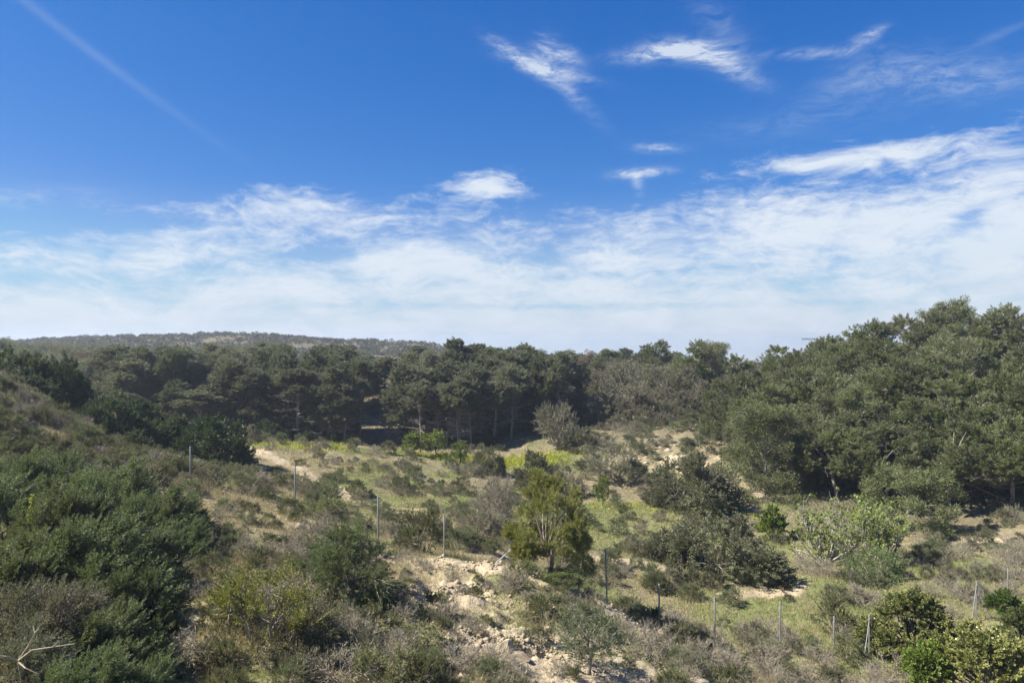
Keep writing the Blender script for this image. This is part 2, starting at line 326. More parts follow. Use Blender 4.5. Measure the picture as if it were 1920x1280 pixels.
def rock_mat(name, c1, c2, c3):
    m, T = new_mat(name)
    tc = T.new('ShaderNodeTexCoord'); oi = T.new('ShaderNodeObjectInfo')
    off = T.new('ShaderNodeVectorMath', operation='ADD'); T.l.new(tc.outputs['Object'], off.inputs[0]); T.l.new(T.xyz(T.m('MULTIPLY', oi.outputs['Random'], 40), 0.0, 0.0), off.inputs[1])
    n1, _ = T.noise(off.outputs[0], 3.0, 5, 0.6); n2, _ = T.noise(off.outputs[0], 14.0, 4, 0.65)
    col = T.mix(T.ss(n1, .35, .65), c1, c2); col = T.mix(T.ss(n2, .5, .7, 0, .8), col, c3)
    v = T.m('ADD', T.m('MULTIPLY', oi.outputs['Random'], .4), .8); col = T.mix(1.0, col, T.xyz(v, v, v), 'MULTIPLY')
    p = T.new('ShaderNodeBsdfPrincipled'); T.l.new(col, p.inputs['Base Color']); p.inputs['Roughness'].default_value = .9; p.inputs['Specular IOR Level'].default_value = .15
    bp = T.new('ShaderNodeBump'); bp.inputs['Strength'].default_value = .6; bp.inputs['Distance'].default_value = .03; T.l.new(n2, bp.inputs['Height']); T.l.new(bp.outputs[0], p.inputs['Normal'])
    finish(T, p.outputs[0]); return m
M['rock'] = rock_mat('limestone', (.29, .24, .165), (.41, .345, .25), (.17, .14, .105))
M['ochre'] = rock_mat('ochre stone', (.45, .28, .12), (.50, .36, .20), (.30, .2, .12))

def ground_mat():
    m, T = new_mat('dry stony earth')
    geo = T.new('ShaderNodeNewGeometry'); P = geo.outputs['Position']
    at = T.new('ShaderNodeAttribute', attribute_name='cover'); sp = T.new('ShaderNodeSeparateColor'); T.l.new(at.outputs['Color'], sp.inputs[0])
    bare, green, litter = sp.outputs
    n1, _ = T.noise(P, 0.9, 5, .62); n2, _ = T.noise(P, 4.5, 5, .65); n3, _ = T.noise(P, 17, 3, .6)
    soil = T.mix(T.ss(n1, .35, .65), (.19, .165, .10), (.27, .23, .15))
    soil = T.mix(T.ss(n2, .45, .68, 0, .7), soil, (.13, .12, .065))
    sand = T.mix(T.ss(n2, .3, .7), (.32, .262, .175), (.43, .36, .25))
    sand = T.mix(T.ss(n3, .52, .7, 0, .65), sand, (.29, .235, .17))
    col = T.mix(T.ss(T.m('ADD', bare, T.m('MULTIPLY', T.m('SUBTRACT', n2, .5), .8)), .35, .75), soil, sand)
    gcol = T.mix(T.ss(n3, .35, .65), (.115, .135, .045), (.20, .21, .085))
    gm = T.m('MULTIPLY', T.ss(T.m('ADD', green, T.m('MULTIPLY', T.m('SUBTRACT', n2, .5), 1.0)), .25, .7), T.m('SUBTRACT', 1.0, T.m('MULTIPLY', T.ss(bare, .3, .75), .9)))
    col = T.mix(gm, col, gcol)
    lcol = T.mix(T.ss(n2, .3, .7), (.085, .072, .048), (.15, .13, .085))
    col = T.mix(T.m('MULTIPLY', litter, .92), col, lcol)  # dark litter colour, doubling as painted shade under the right-hand wood's front
    p = T.new('ShaderNodeBsdfPrincipled'); T.l.new(col, p.inputs['Base Color']); p.inputs['Roughness'].default_value = .95; p.inputs['Specular IOR Level'].default_value = .1
    bp = T.new('ShaderNodeBump'); bp.inputs['Strength'].default_value = .8; bp.inputs['Distance'].default_value = .12
    T.l.new(T.m('ADD', n2, T.m('MULTIPLY', n3, .4)), bp.inputs['Height']); T.l.new(bp.outputs[0], p.inputs['Normal'])
    finish(T, p.outputs[0]); return m

# ------------------------------------------------------------------ mesh helpers
def mesh_of(name, chunks, mats, smooth=False):
    """chunks: [(verts Nx3, faces Mx3 or Mx4, material index)]"""
    me = bpy.data.meshes.new(name)
    V = np.concatenate([c[0] for c in chunks]).astype(np.float32)
    loops, starts, midx, o, ls = [], [], [], 0, 0
    for v, f, mi in chunks:
        f = np.asarray(f); k = f.shape[1]
        loops.append((f+o).ravel()); starts.append(ls+np.arange(len(f))*k); midx.append(np.full(len(f), mi)); ls += f.size; o += len(v)
    loops = np.concatenate(loops).astype(np.int32); starts = np.concatenate(starts).astype(np.int32); midx = np.concatenate(midx).astype(np.int32)
    me.vertices.add(len(V)); me.vertices.foreach_set('co', V.ravel())
    me.loops.add(len(loops)); me.loops.foreach_set('vertex_index', loops)
    me.polygons.add(len(starts)); me.polygons.foreach_set('loop_start', starts)
    for m in mats: me.materials.append(m)
    me.polygons.foreach_set('material_index', midx)
    if smooth: me.polygons.foreach_set('use_smooth', np.ones(len(starts), bool))
    me.update(calc_edges=True); me.validate()
    return me

def unit(v): return v/np.maximum(np.linalg.norm(v, axis=-1, keepdims=True), 1e-9)
def perp(rng, d):
    r = rng.normal(size=d.shape); return unit(r-d*(r*d).sum(-1, keepdims=True))
def leaves(rng, C, D, L, W, mi=0):
    """rhombic leaf blades"""
    n = len(C); S = perp(rng, D)*np.reshape(W, (-1, 1))*.5; Dl = D*np.reshape(L, (-1, 1))
    V = np.stack([C, C+Dl*.45+S, C+Dl, C+Dl*.45-S], 1).reshape(-1, 3)
    return V, np.arange(n*4).reshape(n, 4), mi
def needles(rng, C, D, L, W, mi=0):
    n = len(C); S = perp(rng, D)*np.reshape(W, (-1, 1))*.5; Dl = D*np.reshape(L, (-1, 1))
    V = np.stack([C-S, C+S, C+Dl], 1).reshape(-1, 3)
    return V, np.arange(n*3).reshape(n, 3), mi
def sticks(A, B, ra, rb, n=3, mi=0):
    A, B = np.asarray(A, float), np.asarray(B, float); N = len(A); d = unit(B-A)
    h = np.where(np.abs(d[:, 2:3]) < .9, np.array([[0, 0, 1.]]), np.array([[1., 0, 0]])); u = unit(np.cross(d, h)); v = np.cross(d, u)
    a = np.arange(n)*2*math.pi/n; ring = u[:, None, :]*np.cos(a)[None, :, None]+v[:, None, :]*np.sin(a)[None, :, None]
    ra = np.broadcast_to(ra, (N,)).reshape(N, 1, 1); rb = np.broadcast_to(rb, (N,)).reshape(N, 1, 1)
    V = np.concatenate([A[:, None, :]+ring*ra, B[:, None, :]+ring*rb], 1).reshape(-1, 3)
    i = np.arange(n); j = (i+1) % n
    q = np.stack([i, j, j+n, i+n], 1); Fq = (q[None]+(np.arange(N)*2*n)[:, None, None]).reshape(-1, 4)
    return V, Fq, mi
def tube(P, R, n=7, mi=0):
    """one closed tapering tube along a polyline"""
    P = np.asarray(P, float); K = len(P); R = np.broadcast_to(R, (K,))
    T = unit(np.gradient(P, axis=0)); h = np.array([0, 0, 1.]) if abs(T[0, 2]) < .8 else np.array([1., 0, 0])
    u = unit(np.cross(T, h)); v = np.cross(T, u); a = np.arange(n)*2*math.pi/n
    V = (P[:, None]+(u[:, None]*np.cos(a)[None, :, None]+v[:, None]*np.sin(a)[None, :, None])*R[:, None, None]).reshape(-1, 3)
    i = np.arange(n); j = (i+1) % n
    Fq = np.concatenate([np.stack([k*n+i, k*n+j, (k+1)*n+j, (k+1)*n+i], 1) for k in range(K-1)])
    caps = np.concatenate([V, P[:1], P[-1:]]); c0, c1 = len(V), len(V)+1
    tri = np.concatenate([np.stack([j, i, np.full(n, c0)], 1), np.stack([(K-1)*n+i, (K-1)*n+j, np.full(n, c1)], 1)])
    return [(caps, Fq, mi), (caps, tri, mi)]
def seg_of(poly):
    P = np.asarray(poly, float); return P[:-1], P[1:]

# ------------------------------------------------------------------ things
def obj(name, mesh, parent=None):
    o = bpy.data.objects.new(name, mesh); COL.objects.link(o)
    if parent is not None: o.parent = parent
    return o
LABELS = {}
def tag(o, label, cat, group=None):
    o['label'] = label; o['category'] = cat
    if group: o['group'] = group
    LABELS.setdefault(label, []).append((o.name, group))
    return o
def place(proto, loc, rz=0, sxy=1, sz=1, label='', group=None, tilt=(0, 0), name=None):
    """A thing from a prototype: {'name','cat','parts':[(part name, mesh)],'H','W'}; one unnamed part = the thing is that mesh."""
    nm = name or proto['name']
    if len(proto['parts']) == 1:
        r = obj(nm, proto['parts'][0][1])
    else:
        r = bpy.data.objects.new(nm, None); COL.objects.link(r); r.empty_display_size = .2
        for pn, me in proto['parts']: obj(pn, me, r)
    r.location = loc; r.rotation_euler = (tilt[0], tilt[1], rz); r.scale = (sxy, sxy, sz)
    return tag(r, label, proto['cat'], group)
def struct(name, me, kind='structure'):
    o = obj(name, me); o['kind'] = kind; return o

def fit(p):
    """true height and width of a prototype, from its foliage"""
    me = p['parts'][-1][1]; co = np.empty(len(me.vertices)*3, np.float32); me.vertices.foreach_get('co', co); co = co.reshape(-1, 3)
    p['H'] = float(np.percentile(co[:, 2], 99.7)); p['W'] = float(2*np.percentile(np.abs(co[:, :2]), 98.5)); return p
# ------------------------------------------------------------------ plant generators (unit: metres)
def clump_needles(rng, centers, radii, npc, ln, wd, flat=.88, up=.5, mi=0):
    C = np.repeat(centers, npc, 0); r = np.repeat(radii, npc)[:, None]
    o = unit(rng.normal(size=C.shape))*rng.random((len(C), 1))**(1/2.2)
    d = unit(o+np.array([0, 0, up])+rng.normal(size=C.shape)*.45)
    o = o*np.array([1, 1, flat])
    L = ln*rng.uniform(.6, 1.25, len(C)); W = wd*rng.uniform(.7, 1.3, len(C))
    return needles(rng, C+o*r, d, L, W, mi)

def gen_pine(seed, H, R, h0, nl, nsub, clr, npc, ln, wd, dead=0, lean=.0, spread=1.0, leaf='pine', bark='bark', name='pine_tree', dome=.6, deadmat='deadwood'):
    rng = np.random.default_rng(seed)
    t = np.linspace(0, 1, 10); th = rng.uniform(0, 6.28)
    wob = np.cumsum(rng.normal(size=(10, 2))*.018*H, 0)*t[:, None]
    tr = np.stack([wob[:, 0]+lean*H*t**1.5*math.cos(th), wob[:, 1]+lean*H*t**1.5*math.sin(th), t*H*.97], 1)
    trunk = tube(tr, (.017*H*(1-t)**.8+.012), 7, 0)
    A, B, RA, RB, cc, cr = [], [], [], [], [], []
    def at(s): return np.array([np.interp(s, t, tr[:, i]) for i in range(3)])
    for i in range(nl):
        q = ((i+.5)/nl)**.85; s = h0+(.98-h0)*q
        L = R*math.sqrt(max(.03, 1-(max(0, q-.3)/.74)**2))*rng.uniform(.6, 1.1)*(spread if q < .3 else 1)
        az = i*2.399+rng.uniform(-.5, .5); e = -.1+1.25*q**1.4+rng.uniform(-.2, .2)
        b = at(s); d = np.array([math.cos(az)*math.cos(e), math.sin(az)*math.cos(e), math.sin(e)])
        u = np.linspace(0, 1, 6)[:, None]
        pl = b+d*L*u+np.array([0, 0, .22*L])*u**2+np.cumsum(rng.normal(size=(6, 3)), 0)*.03*L*u
        a_, b_ = seg_of(pl); A.append(a_); B.append(b_); rr = .0065*H*(1-q*.6)*np.linspace(1, .25, 6); RA.append(rr[:-1]); RB.append(rr[1:])
        cc.append(pl[-1]); cr.append(clr*rng.uniform(.75, 1.3))
        for k in range(nsub):
            if k < nsub*.6:
                o = unit(rng.normal(size=3)+np.array([0, 0, .35]))*clr*rng.uniform(.7, 1.7); e2 = pl[-1]+o
                A.append(pl[-1:]); B.append(e2[None]); RA.append(np.array([.010])); RB.append(np.array([.006])); cc.append(e2); cr.append(clr*rng.uniform(.6, 1.0)); continue
            tt = rng.uniform(.35, .97); p = np.array([np.interp(tt, u[:, 0], pl[:, j]) for j in range(3)])
            sd = np.array([-d[1], d[0], 0])*rng.choice([-1, 1])*rng.uniform(.5, 1.0)+d*rng.uniform(.2, .8)+np.array([0, 0, rng.uniform(-.1, .75)])
            e2 = p+unit(sd)*L*rng.uniform(.16, .42)
            A.append(p[None]); B.append(e2[None]); RA.append(np.array([.0025*H])); RB.append(np.array([.008]))
            cc.append(e2); cr.append(clr*rng.uniform(.6, 1.25))
    cc = np.array(cc); cr = np.array(cr)
    trunk.append(sticks(np.concatenate(A), np.concatenate(B), np.concatenate(RA), np.concatenate(RB), 4, 0))
    if dead:
        A, B, RA = [], [], []
        for i in range(dead):
            s = rng.uniform(.06, h0+.25); b = at(s); az = rng.uniform(0, 6.28); L = R*rng.uniform(.3, .85); d = np.array([math.cos(az), math.sin(az), rng.uniform(-.25, .6)])
            pl = b+d*L*np.linspace(0, 1, 5)[:, None]+np.cumsum(rng.normal(size=(5, 3)), 0)*.05*L*np.linspace(0, 1, 5)[:, None]
            a_, b_ = seg_of(pl); A.append(a_); B.append(b_); RA.append(np.full(4, .02+.0012*H))
            for k in range(7):
                p = pl[rng.integers(1, 5)]; e2 = p+unit(d+rng.normal(size=3)*.8)*L*rng.uniform(.15, .45)
                A.append(p[None]); B.append(e2[None]); RA.append(np.array([.013+.0006*H]))
        trunk.append(sticks(np.concatenate(A), np.concatenate(B), np.concatenate(RA), np.concatenate(RA)*.45, 3, 1))
    lf = clump_needles(rng, cc, cr, npc, ln, wd)
    return fit({'name': name, 'cat': 'tree', 'H': H, 'W': 2*R, 'parts': [('trunk', mesh_of(name+'_trunk', trunk, [M[bark], M[deadmat]], True)), ('crown', mesh_of(name+'_crown', [lf], [M[leaf]]))]})

def sprays_leaves(rng, S, A, sl, nleaf, ll, lw, plume=.22, curve=None, blade='leaf', mi=0):
    """leaves along sprays: start S, axis A, lengths sl"""
    n = len(S); t = rng.random((n, nleaf)); Ax = np.repeat(A[:, None], nleaf, 1)
    pr = perp(rng, Ax.reshape(-1, 3)).reshape(n, nleaf, 3)
    pos = S[:, None]+Ax*(t*sl[:, None])[..., None]
    if curve is not None: pos = pos+np.asarray(curve)*(t**2*sl[:, None])[..., None]
    off = plume*sl[:, None]*(1.05-t)*rng.random((n, nleaf))**.7
    pos = pos+pr*off[..., None]
    d = unit(Ax*1.0+pr*rng.uniform(.2, .9, (n, nleaf, 1))+rng.normal(size=pos.shape)*.25)
    L = ll*rng.uniform(.6, 1.3, n*nleaf)*(1-.4*t.ravel()); W = lw*rng.uniform(.7, 1.3, n*nleaf)
    f = leaves if blade == 'leaf' else needles
    return f(rng, pos.reshape(-1, 3), d.reshape(-1, 3), L, W, mi)

def gen_bush(seed, W, H, nlobe, lr, nspray, sl, nleaf, ll, lw, leaf, name, cat='shrub', up=.4, wind=(0, 0, 0), plume=.22, curve=None, blade='leaf', trunk=0.0, bark='twig', split=True, lower=None, dz0=-.1, twigs=0, flat=1.0, nstem=None, leaf2=None, deadsticks=0, tdead=0):
    """Lobed crown of leafy sprays on stems. W, H: full width and height; trunk: bare height under the crown."""
    rng = np.random.default_rng(seed); Rw, Hc = W/2, H-trunk
    dz = rng.uniform(dz0, 1, nlobe); az = np.arange(nlobe)*2.399+rng.uniform(-.6, .6, nlobe); rh = np.sqrt(np.clip(1-np.maximum(dz, 0)**2, 0.02, 1))
    k = rng.uniform(.62, 1.0, nlobe)
    rad = lr*rng.uniform(.65, 1.25, nlobe)
    rh = np.where(dz < 0, .96, rh)
    cen = np.stack([np.cos(az)*rh*(Rw-rad*.9)*k, np.sin(az)*rh*(Rw-rad*.9)*k, trunk+.14*Hc+np.maximum(dz, -.05)*(Hc*.86-rad*.85)*k], 1)
    li = rng.integers(0, nlobe, nspray); cb = np.array([0, 0, trunk+.25*Hc])
    out = unit(cen-cb)
    dirv = unit(rng.normal(size=(nspray, 3))+out[li]*.9+np.array([0, 0, .25]))
    S = cen[li]+dirv*rad[li][:, None]*rng.uniform(.25, .8, (nspray, 1))*np.array([1, 1, flat])
    S[:, 2] = np.maximum(S[:, 2], .03*H)
    A = unit(dirv+np.array([0, 0, up])+np.array(wind)+rng.normal(size=dirv.shape)*.2)
    sln = sl*rng.uniform(.6, 1.3, nspray)
    if lower and False: pass
    fol = []
    if lower is None: fol.append(sprays_leaves(rng, S, A, sln, nleaf, ll, lw, plume, curve, blade, 0))
    else:
        lo = S[:, 2] < trunk+Hc*(.40+.2*rng.random(nspray))
        fol.append(sprays_leaves(rng, S[~lo], A[~lo], sln[~lo], nleaf, ll, lw, plume, curve, blade, 0))
        fol.append(sprays_leaves(rng, S[lo], A[lo], sln[lo], nleaf, ll, lw, plume, curve, blade, 1))
    st = []
    ns = nstem or nlobe
    for i in range(min(ns, nlobe)):
        b = np.array([rng.normal()*.06*W, rng.normal()*.06*W, -.1]) if trunk == 0 else np.array([0, 0, trunk*.9])
        u = np.linspace(0, 1, 5)[:, None]; mid = (b+cen[i])/2+np.array([0, 0, .1*Hc])+rng.normal(size=3)*.05*W
        pl = (1-u)**2*b+2*u*(1-u)*mid+u**2*cen[i]; a_, b_ = seg_of(pl); r0 = max(.008, .011*W)
        rr = r0*np.linspace(1, .35, 5); st.append(sticks(a_, b_, rr[:-1], rr[1:], 4, 0))
        p = np.repeat(cen[i][None], 6, 0); st.append(sticks(p, p+unit(rng.normal(size=(6, 3))+out[i])*rad[i]*.9, r0*.35, r0*.12, 3, 0))
    if twigs:
        i = rng.choice(np.nonzero(li < ns)[0], twigs); st.append(sticks(S[i], S[i]+A[i]*sln[i][:, None]*rng.uniform(.8, 1.5, (twigs, 1)), .0035*W+.003, .002, 3, 0))
    if deadsticks:
        i = rng.integers(0, min(ns, nlobe), deadsticks); p = cen[i]; e = p+unit(out[i]+rng.normal(size=(deadsticks, 3))*.5)*(rad[i]*rng.uniform(1.0, 1.6, deadsticks))[:, None]
        m_ = (p+e)/2+rng.normal(size=p.shape)*.12*rad[i][:, None]
        st += [sticks(p, m_, .012, .009, 4, 1), sticks(m_, e, .009, .004, 4, 1)]
        for q in range(3):
            f = m_+(e-m_)*rng.uniform(0, .8, (deadsticks, 1)); st.append(sticks(f, f+unit(e-m_+rng.normal(size=p.shape)*.35)*rad[i][:, None]*.4, .006, .002, 3, 1))
    if trunk > 0:
        tt = np.linspace(0, 1, 6); st += tube(np.stack([.04*W*np.sin(tt*3+seed), .04*W*np.cos(tt*2+seed)-.04*W, -.1+(trunk*1.25+.1)*tt], 1), .055*math.sqrt(W)*(1-.5*tt)+.01, 8, 0)
    if tdead:
        h0 = trunk*rng.uniform(.25, 1.35, tdead); a = rng.uniform(0, 6.28, tdead); L = W*rng.uniform(.12, .42, tdead); p = np.stack([0*a, 0*a, h0], 1)
        e = p+np.stack([np.cos(a)*L, np.sin(a)*L, L*rng.uniform(-.2, .7, tdead)], 1); st.append(sticks(p, e, .028, .010, 3, 1))
        for q in range(4):
            f = p+(e-p)*rng.uniform(.3, 1, (tdead, 1)); st.append(sticks(f, f+unit(e-p+rng.normal(size=p.shape)*.7*L[:, None])*(L*rng.uniform(.2, .5, tdead))[:, None], .012, .006, 3, 1))
    mats = [M[leaf]]+([M[lower]] if lower else [])
    if split:
        tn = 'trunk' if trunk > 0 else 'branches'; cn = 'crown' if trunk > 0 else 'foliage'
        parts = [(tn, mesh_of(name+'_'+tn, st, [M[bark], M['deadwood']])), (cn, mesh_of(name+'_'+cn, fol, mats))]
    else:
        parts = [(name, mesh_of(name, fol+[(v, f, len(mats)) for v, f, _ in st], mats+[M[bark]]))]
    return fit({'name': name, 'cat': cat, 'H': H, 'W': W, 'parts': parts})

def gen_dry(seed, W, H, nst, ntw, ntl, name='dry_shrub', leaf='dry', nleafy=500, ll=.05, lw=.02, split=False):
    """Leafless shrub: stems fanning from the root, twigs, twiglets and a few withered leaves."""
    rng = np.random.default_rng(seed); az = rng.uniform(0, 6.28, nst); el = np.arccos(rng.uniform(.05, 1, nst))
    d = np.stack([np.cos(az)*np.sin(el), np.sin(az)*np.sin(el), np.cos(el)], 1)
    sc = np.array([W/2, W/2, H])*rng.uniform(.6, .95, (nst, 1)); e = d*sc
    b = rng.normal(size=(nst, 3))*.03*W; b[:, 2] = -.05
    m1 = b+(e-b)*.5+rng.normal(size=e.shape)*.06*W+np.array([0, 0, .06*H]); st = [sticks(b, m1, .011, .008, 3, 0), sticks(m1, e, .008, .004, 3, 0)]
    i = np.repeat(np.arange(nst), ntw); t = rng.uniform(.0, 1, (len(i), 1)); p = m1[i]+(e[i]-m1[i])*t
    q = p+unit(d[i]+rng.normal(size=p.shape)*.6+np.array([0, 0, .3]))*.22*W*rng.uniform(.4, 1, (len(i), 1)); st.append(sticks(p, q, .005, .002, 3, 0))
    j = np.repeat(np.arange(len(p)), ntl); pp = p[j]+(q[j]-p[j])*rng.uniform(.2, 1, (len(j), 1)); dd = unit(q[j]-p[j]+rng.normal(size=pp.shape)*.55*np.linalg.norm(q[j]-p[j], axis=1)[:, None])
    nd = needles(rng, pp, dd, .10*W*rng.uniform(.5, 1.2, len(j)), np.full(len(j), .010), 1)
    k = rng.integers(0, len(pp), nleafy); lv = leaves(rng, pp[k]+dd[k]*.05*W, unit(dd[k]+rng.normal(size=dd[k].shape)*.5), ll*rng.uniform(.6, 1.3, nleafy), lw*rng.uniform(.6, 1.3, nleafy), 2)
    if split:
        parts = [('branches', mesh_of(name+'_branches', st+[nd], [M['twig'], M['twig']])), ('foliage', mesh_of(name+'_foliage', [(lv[0], lv[1], 0)], [M[leaf]]))]
    else: parts = [(name, mesh_of(name, st+[nd, lv], [M['twig'], M['twig'], M[leaf]]))]
    return {'name': name, 'cat': 'shrub', 'H': H, 'W': W, 'parts': parts}

def gen_fig(seed, W, H, leafy=1.0):
    rng = np.random.default_rng(seed); A, B, RA, RB, tips, dirs = [], [], [], [], [], []
    def grow(p, d, L, r, lev):
        n = 4; pts = [p]; dd = d.copy()
        for i in range(n):
            dd = unit(dd+rng.normal(size=3)*.16+np.array([0, 0, .10+.05*lev])); pts.append(pts[-1]+dd*L/n)
        for i in range(n):
            A.append(pts[i]); B.append(pts[i+1]); RA.append(r*(1-.5*i/n)); RB.append(r*(1-.5*(i+1)/n))
        tips.append(pts[-1]); dirs.append(dd)
        if lev < 3:
            for k in range(rng.integers(3, 5)):
                i = rng.integers(1, n+1); o = unit(rng.normal(size=3)*np.array([1, 1, .35])); grow(pts[i], unit(dd+o*.9), L*rng.uniform(.5, .8), r*.58, lev+1)
    for k in range(9):
        a = k*.7+rng.uniform(-.2, .2); e = rng.uniform(.15, 1.0)
        grow(np.array([.1*math.cos(a), .1*math.sin(a), -.05]), np.array([math.cos(a)*math.cos(e), math.sin(a)*math.cos(e), math.sin(e)]), H*.5, .05, 0)
    A, B = np.array(A), np.array(B); tips, dirs = np.array(tips), np.array(dirs)
    mx = max(np.abs(B[:, :2]).max(), .1); s = np.array([W/2/mx, W/2/mx, H/B[:, 2].max()]); A, B, tips = A*s, B*s, tips*s
    A[:, 2] = np.maximum(A[:, 2], -.05); B[:, 2] = np.maximum(B[:, 2], .02)
    keep = rng.random(len(tips)) < leafy; tp, dr = np.repeat(tips[keep], 6, 0), np.repeat(dirs[keep], 6, 0)
    lf = leaves(rng, tp+rng.normal(size=tp.shape)*.05, unit(dr+rng.normal(size=tp.shape)*.7), .15*rng.uniform(.6, 1.3, len(tp)), .10*rng.uniform(.6, 1.3, len(tp)), 0)
    return {'name': 'fig_tree', 'cat': 'tree', 'H': H, 'W': W, 'parts': [('branches', mesh_of('fig_branches', [sticks(A, B, np.array(RA), np.array(RB), 4, 0)], [M['figbark']])), ('foliage', mesh_of('fig_foliage', [lf], [M['fig']]))]}

def gen_rock(seed, mat='rock'):
    import bmesh
    rng = np.random.default_rng(seed); bm = bmesh.new(); bmesh.ops.create_icosphere(bm, subdivisions=3, radius=.5)
    co = np.array([v.co for v in bm.verts])
    for k in range(9):                                   # cleave flat faces
        n = unit(rng.normal(size=3)*np.array([1, 1, .8])); h = rng.uniform(.22, .40); s = co@n; co = co-np.outer(np.maximum(s-h, 0), n)
    co = co*np.array([1, rng.uniform(.6, .95), rng.uniform(.5, .8)])
    co = co+.035*np.stack([fbm(co[:, 0]*5+i*7, co[:, 1]*5+co[:, 2]*4, seed+i, 3) for i in range(3)], 1)
    for v, c in zip(bm.verts, co): v.co = c
    me = bpy.data.meshes.new('rock'); bm.to_mesh(me); bm.free(); me.materials.append(M[mat])
    return {'name': 'rock', 'cat': 'rock', 'H': float(np.ptp(co[:, 2])), 'W': 1.0, 'parts': [('rock', me)]}

# ------------------------------------------------------------------ the ground sheet
def build_ground():
    us = np.concatenate([np.linspace(-2600, -200, 40)[:-1], np.linspace(-200, 2120, 640), np.linspace(2120, 4500, 40)[1:]])
    ds = np.exp(np.linspace(math.log(5.2), math.log(1600), 830))
    U, Dm = np.meshgrid(us, ds); x = UX(U, Dm).ravel(); y = Dm.ravel(); z = ground_raw(x, y)
    nu, nd = len(us), len(ds); i = np.arange(nu-1); r = (np.arange(nd-1)*nu)[:, None]
    q = np.stack([(r+i), (r+i+1), (r+i+1+nu), (r+i+nu)], -1).reshape(-1, 4)
    me = mesh_of('ground', [(np.stack([x, y, z], 1), q, 0)], [ground_mat()], True)
    pm = path_mask(x, y); b = np.clip(np.maximum(bare_mask(x, y), pm*1.2), 0, 1)
    col = np.stack([b, green_mask(x, y)*(1-.9*pm), litter_shade_mask(x, y)*(1-.6*pm), np.ones_like(b)], 1).astype(np.float32)
    at = me.color_attributes.new('cover', 'FLOAT_COLOR', 'POINT'); at.data.foreach_set('color', col.ravel())
    struct('ground', me)
build_ground()

# ------------------------------------------------------------------ plant prototypes
P = {}
P['pine'] = [gen_bush(610+i, 7.2, 9.4, 34, 1.30, 2100, .40, 34, .24, .050, 'pine', 'pine_tree', cat='tree', up=.5, plume=.3, blade='needle', nstem=18, tdead=8, trunk=1.3, bark='bark', dz0=-.35, deadsticks=14) for i in range(6)] + [gen_pine(10+i, 9.5, 3.5, .10, 34, 7, .62, 120, .24, .06, dead=8, lean=.04, spread=1.05) for i in range(2)]
P['overpine'] = [gen_bush(710+i, 7.6, 8.4, 30, 1.25, 1700, .40, 34, .24, .050, 'pine', 'pine_tree', cat='tree', up=.5, plume=.3, blade='needle', nstem=18, tdead=14, trunk=3.3, bark='bark', dz0=-.15, deadsticks=14) for i in range(2)]
P['lowpine'] = [gen_pine(30+i, 5.0, 3.2, .08, 22, 6, 50e-2, 110, .22, .06, dead=8, lean=.05) for i in range(3)]
P['forest'] = [gen_bush(650+i, 4.8, 11, 46, 1.0, 1800, .40, 30, .30, .060, 'wood', 'forest_pine', cat='tree', up=.6, plume=.3, blade='needle', nstem=16, tdead=34, trunk=2.7, bark='bark', dz0=-.3, deadsticks=30) for i in range(6)] + [gen_bush(690+i, 4.4, 11, 26, .85, 950, .42, 30, .30, .060, 'wood', 'forest_pine', cat='tree', up=.6, plume=.3, blade='needle', nstem=14, tdead=70, trunk=6.3, bark='bark', dz0=-.1, deadsticks=16) for i in range(2)] + [gen_pine(50+i, 11, 2.2, .2, 30, 6, .60, 85, .28, .07, dead=44, lean=.04, leaf='wood', bark='bark', name='forest_pine') for i in range(1)]
P['bareforest'] = P['forest'][6:8]
P['greypine'] = [gen_bush(670+i, 6.4, 8, 40, .95, 1200, .42, 26, .28, .045, 'greypine', 'grey_pine', cat='tree', up=.5, plume=.3, blade='needle', nstem=18, tdead=14, trunk=1.2, bark='bark', dz0=-.3, twigs=500, deadsticks=60) for i in range(3)] + [gen_pine(70+i, 8, 3.2, .15, 26, 6, .55, 50, .24, .06, dead=34, lean=.04, leaf='greypine', name='grey_pine') for i in range(2)]
P['rust'] = [gen_pine(80+i, 8, 2.6, .2, 22, 5, .5, 70, .24, .04, dead=20, leaf='rust', name='browned_pine') for i in range(2)]
P['far'] = [gen_pine(90+i, 8, 2.9, .22, 16, 4, .8, 60, .40, .10, leaf='wood', name='distant_tree') for i in range(5)]
P['farrust'] = [gen_pine(97, 7, 2.6, .22, 16, 4, .8, 50, .40, .09, dead=10, leaf='rust', name='distant_tree')]
P['young'] = [gen_bush(101, 3.5, 4.2, 50, .38, 1350, .28, 60, .12, .017, 'young', 'young_pine', cat='tree', up=.6, plume=.3, blade='needle', trunk=.9, bark='bark', dz0=-.6, nstem=16, twigs=60, deadsticks=18)]
P['youngdark'] = [gen_pine(103, 2.6, 1.0, .05, 18, 6, .24, 160, .12, .014, dead=4, leaf='youngdark', name='young_pine')]
P['juniper'] = [gen_bush(110+i, 3.4, 2.8, 44, .50, 1050, .46, 84, .085, .024, 'juniper', 'evergreen_bush', up=.55, wind=(.45, 0, .1), plume=.20, curve=(.15, 0, .12), bark='darkbark', deadsticks=5, dz0=-.55) for i in range(4)]
P['juniper_grey'] = [gen_bush(120+i, 3.0, 2.4, 36, .46, 800, .42, 75, .06, .017, 'juniper_grey', 'evergreen_bush', up=.55, wind=(.35, 0, .1), plume=.2, bark='darkbark', twigs=150, deadsticks=14, dz0=-.5) for i in range(2)]
P['scrubtree'] = [gen_bush(130+i, 4.2, 3.6, 34, .75, 640, .45, 60, .13, .055, 'scrubtree', 'scrub_tree', cat='tree', up=.4, bark='darkbark') for i in range(4)]
